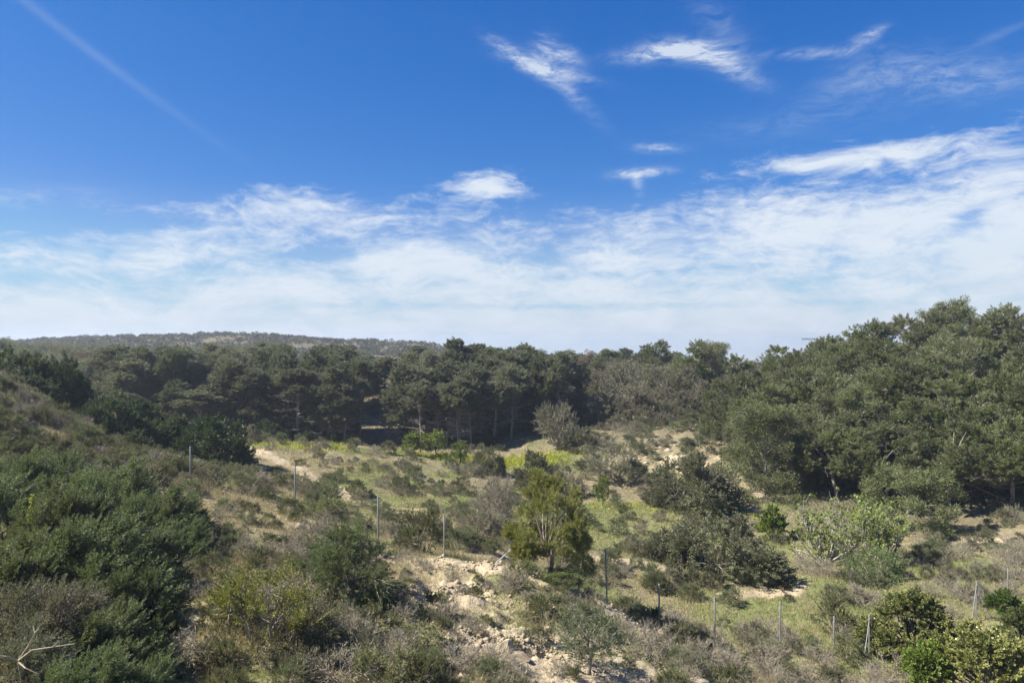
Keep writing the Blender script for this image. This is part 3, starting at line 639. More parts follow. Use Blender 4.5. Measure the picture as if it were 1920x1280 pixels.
P['carob'] = [gen_bush(140+i, 6.0, 3.8, 46, .85, 1300, .42, 62, .11, .055, 'carob', 'carob_tree', cat='tree', up=.2, bark='darkbark', dz0=-.3) for i in range(2)]
P['broom'] = [gen_bush(150, 2.6, 2.6, 34, .45, 900, .55, 85, .09, .013, 'broom', 'broom_bush', dz0=-.5, up=.15, plume=.16, curve=(0, 0, -.35), blade='needle', twigs=250)]
P['bloom'] = [gen_bush(160, 3.0, 2.6, 42, .44, 950, .40, 80, .06, .018, 'bloom', 'flowering_shrub', dz0=-.6, up=.7, plume=.2, lower='bloombrown', twigs=200, deadsticks=10)]
P['green'] = [gen_bush(170+i, 1.9, 1.3, 16, .34, 260, .26, 52, .055, .022, 'green', 'green_shrub', up=.45, twigs=60, split=False) for i in range(5)]
P['bigreen'] = [gen_bush(180+i, 4.6, 2.9, 52, .62, 1500, .38, 60, .09, .036, 'greygreen', 'large_shrub', nstem=16, dz0=-.5, up=.4, twigs=260, bark='twig', deadsticks=20) for i in range(3)]
P['grey'] = [gen_bush(190+i, 1.7, 1.2, 14, .30, 200, .26, 50, .05, .018, 'grey', 'grey_shrub', up=.6, twigs=60, split=False) for i in range(5)]
P['sage'] = [gen_bush(195+i, 1.7, 1.2, 16, .32, 230, .26, 52, .05, .020, 'sage', 'sage_shrub', up=.55, twigs=40, split=False) for i in range(4)]
P['bigrey'] = [gen_bush(200+i, 3.6, 2.8, 26, .55, 420, .42, 55, .08, .026, 'grey', 'large_shrub', up=.5, twigs=300, deadsticks=16) for i in range(2)]
P['dry'] = [gen_dry(210+i, 1.7, 1.0, 34, 9, 5) for i in range(5)]
P['bigdry'] = [gen_dry(220+i, 3.2, 1.9, 60, 12, 6, nleafy=1800, ll=.06, lw=.025, split=True) for i in range(2)]
P['citrus'] = [gen_bush(230+i, 3.2, 2.7, 32, .50, 950, .28, 36, .105, .055, 'citrus', 'citrus_tree', cat='tree', up=.3, trunk=.55, bark='darkbark', dz0=-.35) for i in range(2)]
P['citrusgreen'] = [gen_bush(236, 1.9, 2.3, 18, .36, 520, .24, 36, .10, .052, 'citrusgreen', 'citrus_tree', cat='tree', up=.3, trunk=.8, bark='darkbark', dz0=-.3)]
P['meadow'] = [gen_bush(240+i, 2.8, 3.0, 20, .55, 300, .32, 45, .11, .055, 'meadowtree', 'round_tree', cat='tree', up=.25, trunk=.7, bark='darkbark', dz0=-.35) for i in range(2)]
P['olive'] = [gen_bush(250, 1.9, 2.2, 20, .34, 300, .34, 40, .075, .02, 'olive', 'olive_tree', cat='tree', up=.4, trunk=.75, bark='twig', dz0=-.2, twigs=60)]
P['fig'] = [gen_fig(260, 4.2, 3.4, .55), gen_fig(263, 3.8, 3.2, .95)]
P['freshbush'] = [gen_bush(270, 2.4, 1.5, 20, .42, 330, .34, 50, .07, .022, 'broom', 'green_shrub', up=.35, twigs=60)]
P['brightbush'] = [gen_bush(272, 1.5, 1.3, 14, .32, 180, .24, 36, .10, .06, 'citrusgreen', 'green_shrub', up=.35)]
P['rock'] = [gen_rock(300+i) for i in range(7)]; P['ochre'] = [gen_rock(320, 'ochre')]

def skycap(u): return float(np.interp(u, [0, 90, 110, 300, 560, 700, 840, 1000, 1060, 1120, 1200, 1500], [631, 634, 642, 646, 642, 652, 646, 650, 656, 652, 648, 655]))
R = random.Random(7)
def pick(k): return R.choice(P[k])
ROUND = ('overpine', 'juniper', 'juniper_grey', 'bigreen', 'bigrey', 'broom', 'bloom', 'scrubtree', 'carob', 'pine', 'lowpine', 'greypine', 'freshbush', 'bigdry')
OCC = []     # occupied discs (x, y, r)
def put(kind, u, top, wpx, d, label, group=None, idx=None, rz=None, name=None, hmin=.5, sink=.05):
    """A plant of KIND that stands on the ground at column u and distance d, reaching row top, wpx wide in the 1920 px photograph."""
    pr = P[kind][idx] if idx is not None else pick(kind); x = UX(u, d); z = gz(x, d); h = max(hmin, zp(top, d)+CZ-z); w = wpx/F*d
    if kind in ROUND: hs = max(h, w/pr['W']*pr['H']/1.2); sink += hs-h; h = hs
    o = place(pr, (x, d, z-sink), rz if rz is not None else R.uniform(0, 6.28), w/pr['W'], h/pr['H'], label, group, name=name)
    OCC.append((x, d, w*.5)); return o

exec_items = []
# --- left bank: feathery evergreen bushes, nearest last
NEAR = [
 ('juniper', 100, 846, 190, 29, 'dark evergreen bush topping the left bank thicket, farthest back of it'),
 ('juniper', 215, 856, 190, 28, 'dark evergreen bush at the upper right of the left bank thicket'),
 ('juniper', 300, 905, 170, 26.5, 'dark evergreen bush on the right shoulder of the left bank thicket'),
 ('juniper', 345, 968, 120, 25, 'low dark evergreen bush ending the left bank thicket beside the stony gap'),
 ('juniper', 10, 885, 230, 23.5, 'evergreen bush with bright feathery tips at the left edge, mid height'),
 ('juniper', 120, 905, 200, 22.5, 'evergreen bush behind the large wind-swept one on the left bank'),
 ('juniper', 190, 962, 260, 18.5, 'large wind-swept evergreen bush with bright feathery tips leaning right'),
 ('juniper', 20, 1018, 220, 17, 'blue-green evergreen bush cut by the left edge, below the yellow sprig'),
 ('juniper', 45, 838, 200, 31, 'dark evergreen bush at the upper left end of the left bank thicket'),
 ('juniper', 330, 925, 130, 27.5, 'evergreen bush behind the right shoulder of the left bank thicket'),
 ('juniper', 265, 985, 160, 21.5, 'shaded evergreen bush in the gap right of the large wind-swept one'),
 ('juniper', 95, 985, 190, 19.5, 'evergreen bush between the left edge and the large wind-swept one'),
 ('juniper', 255, 1060, 150, 17, 'dark green bush low on the shaded side of the large wind-swept one'),
 ('juniper', 130, 1090, 210, 16, 'dense evergreen bush directly below the large wind-swept one'),
 ('juniper_grey', 70, 1076, 230, 14.6, 'greyish half-dead evergreen bush at the lower left with bare twigs'),
 ('juniper', 220, 1130, 200, 14.5, 'evergreen bush with bright tips beside the shaded gap at the lower left'),
 ('juniper_grey', 30, 1150, 200, 12.8, 'grey twiggy evergreen bush with pale dead branch at the lower left corner'),
 ('juniper', 170, 1205, 190, 12.2, 'bright green evergreen bush along the bottom edge at left'),
 ('juniper', 285, 1228, 150, 12.6, 'evergreen bush at the bottom edge, rightmost of the near left thicket')]
for k, u, t, w, d, l in NEAR: put(k, u, t, w, d, l, rz=R.uniform(-.5, .5), sink=.1)
def dead_branch():
    def W3(u, py, d): return np.array([UX(u, d), d, zp(py, d)+CZ])
    base = W3(34, 1238, 11.6); lines = [[(34, 1238, 11.6), (52, 1212, 11.5), (66, 1186, 11.45)], [(34, 1238, 11.6), (12, 1230, 11.5), (-12, 1226, 11.45)], [(34, 1238, 11.6), (60, 1218, 11.3), (100, 1212, 11.2), (140, 1206, 11.15)],
        [(34, 1240, 11.6), (48, 1252, 11.4), (70, 1262, 11.4)], [(66, 1186, 11.45), (74, 1176, 11.4)], [(66, 1186, 11.45), (62, 1172, 11.5)], [(100, 1212, 11.2), (112, 1200, 11.2)], [(34, 1238, 11.6), (40, 1275, 11.9), (45, 1330, 12.2)]]
    st = []
    for l in lines:
        p = np.array([W3(*q) for q in l])-base; r = np.linspace(.015, .005, len(p)); st.append(sticks(p[:-1], p[1:], r[:-1], r[1:], 6, 0))
    o = obj('dead_branch', mesh_of('dead_branch', st, [M['twig']])); o.location = base; tag(o, 'forked pale dead branch sticking out of the bushes at the lower left corner', 'branch')
dead_branch()
def flower_spike():
    rng = np.random.default_rng(5); d = 21.6; x = UX(60, d); zt = zp(926, d)+CZ; n = 150; h = .75; t = rng.random(n)
    C = np.stack([rng.normal(size=n)*.05*(1.2-t), rng.normal(size=n)*.05*(1.2-t), -h*(1-t)], 1)
    ch = [leaves(rng, C, unit(rng.normal(size=(n, 3))+np.array([0, 0, .5])), np.full(n, .07), np.full(n, .05), 0), sticks(np.array([[0, 0, -1.9]]), np.array([[0, 0, 0.]]), .012, .005, 4, 1)]
    o = obj('flower_spike', mesh_of('flower_spike', ch, [M['flower'], M['twig']])); o.location = (x, d, zt); tag(o, 'single bright yellow flower spike among the dark bushes at the left edge', 'flower')
flower_spike()
# --- centre of the foreground bank
put('bloom', 500, 1052, 255, 16.5, 'large shrub with yellow flower spikes on top and brown lower foliage')
put('broom', 655, 985, 180, 20.5, 'tall drooping green broom bush behind the yellow-flowered shrub')
put('green', 420, 1095, 110, 17.5, 'olive-green shrub on the left flank of the yellow-flowered shrub', name='green_shrub')
put('green', 600, 1170, 120, 16, 'dark green shrub in the shade right of the yellow-flowered shrub')
put('green', 790, 1168, 110, 17.5, 'grey-green shrub on the bare bank left of the rock ledge')
put('dry', 745, 1180, 90, 17.2, 'pale grey twiggy shrub just above the bottom edge, left of the rock ledge')
put('dry', 850, 1200, 110, 16.8, 'dark twiggy shrub below the rock ledge at the bottom edge')
put('dry', 930, 1225, 90, 17.6, 'brown twiggy shrub at the bottom edge left of the olive sapling')
put('green', 815, 1105, 80, 21, 'small dark green shrub on the bank, above the ochre stone')
put('olive', 1105, 1140, 130, 18.6, 'slender grey-leaved olive sapling at the bottom of the stony bank', idx=0)
put('green', 1025, 1108, 100, 22.5, 'olive-brown shrub on the bank above the olive sapling')
put('dry', 1105, 1112, 70, 23.5, 'dark withered shrub just right of and below the young pine')
put('dry', 1235, 1150, 100, 23, 'dark leafless shrub in the shaded gully right of the olive sapling')
put('dry', 1205, 1185, 110, 21.5, 'blackish twiggy shrub lower in the gully right of the olive sapling')
put('grey', 1290, 1210, 90, 20.6, 'pale grey shrub beside the rock at the bottom edge')
put('green', 1010, 1180, 60, 20, 'small grey-green tuft shrub left of the olive sapling')
put('green', 790, 948, 90, 33, 'round grey-green shrub between the third and fourth fence posts from the left', idx=1)
put('dry', 770, 1035, 70, 27, 'small purple-brown shrub below the fourth fence post from the left')
put('dry', 480, 1000, 90, 26, 'silvery grey shrub above the yellow-flowered shrub')
put('grey', 455, 1010, 70, 25, 'pale blue-green shrub left of the silvery grey one')
put('dry', 540, 1010, 90, 25, 'bare purplish shrub between silvery shrub and broom bush')
put('green', 610, 930, 110, 35, 'dark shrub right of the second fence post from the left')
put('dry', 470, 880, 100, 42, 'purplish bare shrub between the two leftmost fence posts')
put('grey', 345, 860, 110, 42, 'pale green shrub behind the leftmost fence post')
# --- young pine and company
put('young', 1026, 884, 152, 28, 'young yellow-green pine with pale bare inner branches on the bank crest', idx=0, rz=1.0)
put('youngdark', 1085, 985, 62, 28.4, 'darker green young pine pressed against the right side of the yellow-green one', idx=0)
put('youngdark', 1045, 1065, 90, 26.6, 'knee-high pine seedling at the foot of the young yellow-green pine', idx=0, rz=2)
# --- trees in the meadow
put('meadow', 779, 806, 52, 76, 'round bright green tree at the left end of the yellow meadow', idx=0)
put('meadow', 818, 804, 40, 78, 'smaller green tree right beside the round meadow tree', idx=1)
put('meadow', 863, 824, 34, 75, 'small low bright tree third along the yellow meadow', idx=0)
put('meadow', 1130, 888, 26, 58, 'tiny dark lollipop-shaped tree standing alone in the green meadow', idx=1)
put('bigreen', 915, 838, 62, 70, 'dark green bush on the terrace wall below the yellow meadow')
put('bigreen', 1002, 845, 76, 66, 'olive-green bush on the terrace right of the dark green one')
put('bigrey', 1045, 752, 84, 82, 'tall slender grey-green tree-like shrub at the meadow end', idx=0)
put('bigreen', 1088, 800, 80, 80, 'dark bush beneath the tall slender grey-green one')
put('bigrey', 1150, 820, 125, 70, 'large grey-green bush left of the quarried rocky bank', idx=1)
put('bigrey', 1062, 862, 70, 63, 'rounded grey-green bush above the lone tiny meadow tree')
put('bigdry', 935, 885, 105, 45, 'big brown-grey twiggy bush left of the young pine')
put('bigrey', 900, 935, 90, 42, 'grey-green bush beneath the big brown-grey twiggy one', idx=1)
put('bigrey', 875, 866, 60, 68, 'grey bush on the terrace left of the dark green one')
put('bigreen', 1300, 850, 170, 57, 'broad grey-green bush beside the pale track below the quarried bank')
put('bigreen', 1352, 970, 250, 41, 'broadest dark bush on the valley floor right of the young pine', idx=0)
put('bigreen', 1255, 992, 90, 43, 'left shoulder bush joined to the broadest dark bush on the valley floor')
put('fig', 1545, 922, 190, 44, 'mostly bare fig tree with whitish branches', idx=0)
put('fig', 1640, 928, 150, 43, 'leafing fig tree with bright young leaves, right of the bare one', idx=1)
put('brightbush', 1447, 944, 56, 49, 'bright green small bush left of the bare fig tree')
put('freshbush', 1642, 1025, 125, 40, 'fresh green feathery bush in front of the leafing fig tree')
put('green', 1563, 1108, 75, 33, 'dark shrub above the fence posts left of the citrus trees')
put('bigdry', 1905, 1010, 110, 40, 'brown withered bush cut by the right edge above the corner post')
put('bigdry', 1790, 1085, 120, 37, 'grey-brown withered bush behind the braced corner post')
# --- citrus trees
put('citrus', 1705, 1102, 160, 30, 'pale-leaved citrus tree right of the braced fence post', idx=0)
put('citrusgreen', 1738, 1200, 82, 26.5, 'small green citrus tree with dark trunk at the bottom edge', idx=0)
put('citrus', 1850, 1172, 190, 26, 'largest citrus tree, cut by the bottom edge at the right', idx=1)
put('citrusgreen', 1884, 1104, 62, 34, 'small dark green citrus tree beside the corner post')
put('citrus', 1915, 1132, 90, 30, 'yellowish citrus tree cut by the right edge', idx=0)
# --- dark trees behind the left crest
for k, u, t, w, d, l in [('scrubtree', 30, 655, 140, 55, 'dark tree behind the left crest, cut by the left edge'), ('scrubtree', 105, 668, 120, 56, 'dark tree behind the left crest, next to the edge one'),
    ('scrubtree', 20, 690, 90, 52, 'low dark tree right on the left crest at the edge'), ('scrubtree', 150, 715, 100, 58, 'green tree in the hollow behind the left crest'), ('scrubtree', 215, 738, 110, 54, 'bushy green tree below the crest path, uppermost of its cluster'),
    ('scrubtree', 175, 760, 80, 51, 'olive-green bushy tree at the foot of the crest path'), ('scrubtree', 265, 745, 110, 60, 'bushy green tree behind the cluster left of the round dark carob'), ('scrubtree', 250, 805, 90, 50, 'low green tree just left of the round dark carob'),
    ('scrubtree', 300, 785, 90, 57, 'green tree touching the left side of the round dark carob'), ('scrubtree', 70, 705, 110, 53, 'very dark tree in the shade just below the left crest'),
    ('carob', 400, 778, 150, 55, 'round very dark carob tree by the start of the pale path'), ('scrubtree', 330, 775, 90, 62, 'green tree behind the left half of the dark carob')]:
    put(k, u, t, w, d, l)
put('greypine', 468, 795, 60, 72, 'low pale green bush-like pine behind the dark carob', name='scrub_tree')

# --- the pine wood on the right: column, crown top row, width, distance
RP = [(1290, 640, 95, 105), (1325, 640, 100, 108), (1235, 640, 90, 118), (1400, 668, 130, 90), (1455, 650, 120, 96), (1375, 700, 130, 80), (1430, 720, 140, 74), (1520, 640, 150, 88), (1570, 632, 140, 92), (1500, 690, 170, 76),
 (1640, 604, 160, 92), (1590, 640, 170, 80), (1700, 595, 160, 94), (1740, 588, 170, 92), (1795, 562, 180, 95), (1850, 575, 150, 92), (1900, 588, 180, 90), (1960, 592, 190, 88), (1680, 640, 190, 80), (1770, 630, 190, 80), (1850, 640, 190, 78), (1930, 650, 190, 76),
 (1640, 690, 210, 70), (1560, 705, 170, 68), (1720, 690, 230, 68), (1800, 700, 200, 66), (1880, 700, 230, 66), (1960, 700, 200, 64), (1450, 770, 130, 67), (1520, 775, 150, 63), (1600, 780, 170, 62), (1690, 775, 180, 61), (1780, 770, 190, 60), (1860, 775, 200, 59), (1950, 790, 200, 58), (2030, 700, 200, 62), (2040, 620, 220, 80)]
RP += [(1780, 790, 170, 56), (1880, 780, 190, 55), (1570, 790, 140, 59), (1655, 800, 150, 57.5), (1960, 770, 180, 54)]
for q in range(16):
    u = R.uniform(1385, 2010); d = R.uniform(57, 93)
    lo = float(np.interp(u, [1385, 1480, 1600, 1700, 1795, 1900, 2010], [690, 660, 640, 610, 585, 600, 610])); t = max(lo+R.uniform(6, 30), 640-F/d*(gz(UX(u, d), d)-CZ+R.uniform(6.5, 9.5)))
    if 640-F/d*(gz(UX(u, d), d)-CZ) < 1000: RP.append((u, t, R.uniform(110, 170)*70/d, d))
for i, (u, t, w, d) in enumerate(RP):
    sky_ = t < 650
    if sky_: lab, grp = 'full green pine crown on the skyline of the right-hand wood', 'skyline pines of the right-hand wood'
    elif d < 64: lab, grp = 'spreading pine at the foot of the right-hand wood', 'pines at the foot of the right-hand wood'
    else: lab, grp = 'rounded green pine inside the right-hand wood', 'pines inside the right-hand wood'
    if (u, t) == (1795, 562): lab, grp = 'tallest pine of the right-hand wood, its crown highest against the sky', None
    if (u, t) == (1720, 690): lab, grp = 'broad greyish pine in the middle of the right-hand wood', None
    put('overpine' if d < 63 and u > 1540 else 'pine', u, t, w, d, lab, grp)
for u, t, w, d, l in [(1400, 800, 120, 66, 'low yellowish pine at the left corner of the right-hand wood'), (1470, 840, 130, 62, 'low pine whose branches touch the ground at the wood edge'), (1690, 868, 180, 51, 'low pine branch mass reaching out over the dark shade at the wood edge')]:
    put('lowpine', u, t, w, d, l)
for u, t, w, d in [(1110, 690, 110, 99), (1165, 672, 120, 104), (1225, 680, 120, 100), (1285, 690, 120, 96), (1140, 735, 110, 92), (1200, 728, 120, 91), (1265, 735, 120, 89), (1330, 715, 110, 90), (1170, 770, 90, 88), (1240, 775, 90, 87), (1350, 760, 100, 82)]:
    put('greypine', u, t, w, d, 'grey-brown half-bare pine between the middle wood and the right-hand wood', 'half-bare pines above the quarried bank')
# --- the middle wood
MW = [(255, 690, 90), (300, 675, 96), (345, 668, 95), (390, 662, 98), (440, 660, 94), (490, 655, 96), (535, 650, 93), (585, 655, 92), (630, 668, 95), (680, 672, 110), (725, 668, 112), (770, 662, 104), (815, 655, 98), (855, 636, 100), (900, 644, 102), (945, 660, 96), (985, 646, 98), (1030, 665, 101), (1065, 690, 100),
 (275, 720, 88), (330, 712, 87), (470, 690, 89), (560, 690, 88), (615, 700, 89), (800, 690, 92), (880, 680, 93), (960, 690, 92), (1010, 700, 93), (840, 720, 88), (925, 715, 88), (410, 705, 90), (520, 700, 90), (700, 710, 118), (750, 705, 108), (655, 700, 104), (230, 735, 86), (370, 730, 86), (1045, 720, 94)]
for i in range(70):
    u = R.uniform(215, 1060); d = R.uniform(88, 107); MW.append((u, max(skycap(u)+4, 640-F/d*(gz(UX(u, d), d)-CZ+R.uniform(7, 10.5))), d))
MW = [(u, t, d) for u, t, d in MW if not (650 < u < 770 and 94 < d < 110)]
for i, (u, t, d) in enumerate(MW):
    w = R.uniform(62, 90)
    if t < 660: lab, grp = 'tall pine with a dense rounded top in the middle wood', 'tallest pines of the middle wood'
    elif d < 91: lab, grp = 'shaded pine with bare grey trunk at the edge of the middle wood', 'pines along the edge of the middle wood'
    else: lab, grp = 'dull green pine inside the middle wood', 'pines inside the middle wood'
    if (u, t) == (855, 636): lab, grp = 'highest crown of the middle wood, above the three round meadow trees', None
    put('bareforest' if d < 91 and R.random() < .2 else 'forest', u, t, w, d, lab, grp)
for i in range(70):   # rows further up the slope
    u = R.uniform(160, 1330); d = R.uniform(112, 165); x = UX(u, d); t = max(640-F/d*(gz(x, d)-CZ+R.uniform(6.2, 9.6)), skycap(u)+R.uniform(-3, 16))
    put('forest', u, t, R.uniform(46, 66), d, 'pine of the back rows showing its top over the middle wood', 'back row pines of the middle wood')
for i in range(64):
    u = R.uniform(440, 1090); d = R.uniform(86.5, 101); x = UX(u, d); h = R.uniform(1.2, 3.2)
    if 650 < u < 770: continue
    put('scrubtree', u, 640-F/d*(gz(x, d)-CZ+h), h*R.uniform(1.1, 1.7)*F/d, d, 'dark scrubby bush under the pines along the middle wood edge', 'scrubby bushes of the middle wood edge')
for u, t, w, d, l in [(165, 655, 75, 118, 'rust-brown dead pine in the upper left wood'), (205, 660, 50, 122, 'fading brownish pine right beside the rust-brown dead one'), (1048, 662, 60, 118, 'pinkish-brown withered pine right of the highest crown'), (1105, 655, 60, 130, 'pale brown withered pine on the skyline of the saddle')]:
    put('rust', u, t, w, d, l)
for i in range(175):   # trees beyond, up to the far hill
    d = math.exp(R.uniform(math.log(150), math.log(330))); u = R.uniform(-60, 1560); x = UX(u, d)
    rust = R.random() < .12; h = R.uniform(5, 7.6)
    t = max(640-F/d*(gz(x, d)-CZ+h), skycap(u)+R.uniform(-2, 14))
    put('farrust' if rust else 'far', u, t, R.uniform(4.5, 7)*F/d, d, 'far brownish tree crown beyond the woods' if rust else 'far dull green tree crown beyond the woods', 'far brownish trees' if rust else 'far green trees')
for i in range(26):
    d = R.uniform(100, 150); u = R.uniform(-60, 230); x = UX(u, d); t = max(640-F/d*(gz(x, d)-CZ+R.uniform(4, 6.5)), skycap(u)+R.uniform(-2, 20))
    put('far', u, t, R.uniform(4.5, 6.5)*F/d, d, 'dull green tree filling the upper left wood', 'trees of the upper left wood')

for i in range(8):
    u = R.uniform(470, 1060); d = R.uniform(85.5, 88.5)
    if 650 < u < 770: continue
    x = UX(u, d); put('bareforest', u, 640-F/d*(gz(x, d)-CZ+R.uniform(7.5, 9.5)), R.uniform(62, 84), d, 'shaded pine with bare grey trunk at the edge of the middle wood', 'pines along the edge of the middle wood')
# --- loose shrubs over bank and valley floor
def scatter(kind, n, ulo, uhi, dlo, dhi, hs, label, group, cond=None, ratio=(.9, 1.25), gap=.55):
    c = tries = 0
    while c < n and tries < n*40:
        tries += 1; d = math.exp(R.uniform(math.log(dlo), math.log(dhi))); u = R.uniform(ulo, uhi); x = UX(u, d)
        xa, ya = np.array([x]), np.array([d])
        if path_mask(xa, ya)[0] > .25: continue
        if cond and not cond(u, d, x): continue
        pr = pick(kind); h = R.uniform(*hs)*R.uniform(.75, 1.1); s = h/pr['H']; r = pr['W']*s*.5
        if any((x-a)**2+(d-b)**2 < ((r+q)*gap)**2 for a, b, q in OCC): continue
        place(pr, (x, d, gz(x, d)-.05), R.uniform(0, 6.28), s*R.uniform(*ratio), s, label, group); OCC.append((x, d, r)); c += 1
def notbare(u, d, x): return bare_mask(np.array([x]), np.array([d]))[0] < R.uniform(.3, 1.0)
field = lambda u, d, x: (d > 36 or u > 1150) and notbare(u, d, x) and not (1080 < u < 1500 and 52 < d < 62 and R.random() < .75) and not (740 < u < 1080 and 72 < d < 82) and not (u > 1480 and d > 52)
bank = lambda u, d, x: u < 1330 and bare_mask(np.array([x]), np.array([d]))[0] < R.uniform(.12, .6)
left = lambda u, d, x: notbare(u, d, x)
scatter('dry', 36, 340, 1320, 14.5, 33, (.5, 1.1), 'small leafless grey-brown shrub on the stony foreground bank', 'dry shrubs on the stony bank', bank)
scatter('green', 60, 340, 1320, 14.5, 33, (.35, 1.0), 'small olive-green shrub on the stony foreground bank', 'green shrubs on the stony bank', bank)
scatter('grey', 46, 340, 1320, 15, 33, (.35, .85), 'small grey-green shrub on the stony foreground bank', 'grey shrubs on the stony bank', bank)
scatter('dry', 22, 560, 1300, 16, 30, (.25, .6), 'knee-high dry tuft shrub on the bare part of the bank', 'dry tufts on the bare bank', None, gap=.8)
scatter('green', 16, 560, 1300, 16, 30, (.22, .55), 'knee-high green tuft shrub on the bare part of the bank', 'green tufts on the bare bank', None, gap=.8)
scatter('dry', 22, 1200, 1680, 24, 33, (.7, 1.25), 'tangled dry shrub along the fence on the valley floor', 'dry shrubs along the lower fence', None, gap=.45)
scatter('green', 26, 1250, 1660, 19, 30, (.6, 1.2), 'leafy green shrub below the lower fence', 'green shrubs below the lower fence', None, gap=.45)
scatter('grey', 24, 1250, 1650, 20, 34, (.5, 1.0), 'grey-green shrub near the lower fence', 'grey shrubs near the lower fence', None, gap=.45)
scatter('dry', 30, -40, 380, 34, 47, (.6, 1.3), 'dry grey-brown shrub on the slope under the left crest', 'dry shrubs under the left crest', left, gap=.38)
scatter('green', 62, -40, 400, 33, 47, (.6, 1.3), 'olive-green shrub on the slope under the left crest', 'green shrubs under the left crest', left, gap=.38)
scatter('grey', 60, -40, 420, 33, 47, (.6, 1.2), 'grey-green shrub on the slope under the left crest', 'grey shrubs under the left crest', left, gap=.38)
scatter('grey', 116, 430, 1920, 36, 84, (.55, 1.35), 'grey-green shrub dotted over the valley floor', 'grey shrubs of the valley floor', field, gap=.42)
scatter('green', 108, 430, 1920, 36, 84, (.5, 1.3), 'olive-green shrub dotted over the valley floor', 'green shrubs of the valley floor', field, gap=.42)
scatter('dry', 52, 430, 1920, 36, 80, (.5, 1.2), 'dry brown shrub dotted over the valley floor', 'dry shrubs of the valley floor', field, gap=.42)
scatter('sage', 130, 430, 1920, 36, 84, (.5, 1.3), 'sage green shrub dotted over the valley floor', 'sage shrubs of the valley floor', field, gap=.40)
scatter('sage', 46, -40, 420, 33, 47, (.6, 1.3), 'sage green shrub on the slope under the left crest', 'sage shrubs under the left crest', left, gap=.36)
scatter('sage', 26, 1200, 1660, 20, 33, (.5, 1.1), 'sage green shrub among the lower fence posts', 'sage shrubs by the lower fence', None, gap=.42)
scatter('sage', 30, 340, 1320, 14.5, 33, (.35, .95), 'sage green shrub on the stony foreground bank', 'sage shrubs on the stony bank', bank, gap=.5)
scatter('dry', 16, 1640, 1960, 33, 46, (.6, 1.2), 'dry grey-brown shrub on the rough ground above the corner post', 'dry shrubs above the corner post', None)

scatter('grey', 16, 1180, 1430, 60, 79, (.6, 1.5), 'grey-green shrub around the small quarried bank', 'grey shrubs around the quarried bank', None, gap=.4)
scatter('green', 14, 1180, 1430, 60, 80, (.6, 1.5), 'olive shrub around the small quarried bank', 'green shrubs around the quarried bank', None, gap=.4)
scatter('dry', 12, 1150, 1400, 64, 86, (.7, 1.4), 'bare brown shrub around the small quarried bank', 'dry shrubs around the quarried bank', None, gap=.4)
scatter('sage', 30, 1110, 1370, 74, 90, (.7, 1.7), 'sage green shrub at the top of the small quarried bank', 'sage shrubs above the quarried bank', None, gap=.38)
scatter('grey', 14, 1110, 1370, 76, 90, (.7, 1.5), 'grey-green shrub at the top of the small quarried bank', 'grey shrubs above the quarried bank', None, gap=.38)
# --- stones
def stone(u, d, s, label, group=None, kind='rock', idx=None):
    pr = P[kind][idx] if idx is not None else pick(kind); x = UX(u, d)
    o = place(pr, (x, d, gz(x, d)+s*.02), R.uniform(0, 6.28), s, s*R.uniform(.7, 1.05), label, group, tilt=(R.uniform(-.3, .3), R.uniform(-.3, .3))); return o
for u, d, s, l, k in [(900, 19.8, .62, 'ochre-stained stone on the bank above the rock ledge', 'ochre'), (945, 18.8, .8, 'dark-faced boulder forming the rock ledge', 'rock'), (1003, 18.6, .55, 'upright pale stone at the right end of the rock ledge', 'rock'), (975, 18.1, .6, 'flat pale boulder in front of the rock ledge', 'rock'), (920, 18.0, .5, 'pale boulder below the left end of the rock ledge', 'rock'), (1310, 19.6, 1.1, 'large pale boulder with a shadowed flank at the bottom edge', 'rock'), (1293, 19.0, .6, 'smaller boulder under the large pale one at the bottom edge', 'rock')]:
    stone(u, d, s, l, None, k)
c = 0
while c < 100:
    d = math.exp(R.uniform(math.log(14.5), math.log(31))); u = R.gauss(930, 230); x = UX(u, d)
    if u > 1330 or u < 300 or bare_mask(np.array([x]), np.array([d]))[0]*.9+.1 < R.random() or fbm(np.array([x/1.1]), np.array([d/1.1]), 77, 2)[0] < .06: continue
    s = min(.65, .09+R.expovariate(15)); stone(u, d, s, 'loose limestone rock strewn over the stony foreground bank', 'loose rocks on the stony bank'); c += 1
for i in range(45):
    d = R.uniform(69, 79); u = R.gauss(1282, 42); stone(u, d, R.uniform(.25, .95), 'pale rock on the small quarried bank behind the valley', 'rocks of the quarried bank')
for i in range(20):
    stone(R.gauss(340, 35), R.uniform(16.3, 19), R.uniform(.1, .35), 'pale rock in the stony gap beside the left thicket', 'rocks in the stony gap')

# --- fence posts
def steel():
    m, T = new_mat('galvanised steel tube'); tc = T.new('ShaderNodeTexCoord'); nf, _ = T.noise(tc.outputs['Object'], 6, 4, .6)
    p = T.new('ShaderNodeBsdfPrincipled'); T.l.new(T.mix(nf, (.14, .145, .15), (.27, .275, .28)), p.inputs['Base Color']); p.inputs['Metallic'].default_value = .35; p.inputs['Roughness'].default_value = .55
    finish(T, p.outputs[0]); return m
M['steel'] = steel()
def post_mesh(h, r=.03, lean=0.0):
    z = np.array([-.3, 0, h*.5, h-.01, h]); pl = np.stack([lean*np.maximum(z, 0)/h, .004*np.sin(z*3), z], 1)
    return tube(pl, np.array([r, r, r, r, r*.7]), 10)
def collar(h, r): return tube(np.array([[0, 0, h-.035], [0, 0, h+.035]]), np.array([r, r]), 10)
def cap(h, r): return tube(np.array([[0, 0, h-.02], [0, 0, h+.015], [0, 0, h+.03]]), np.array([r*1.25, r*1.25, r*.7]), 10)
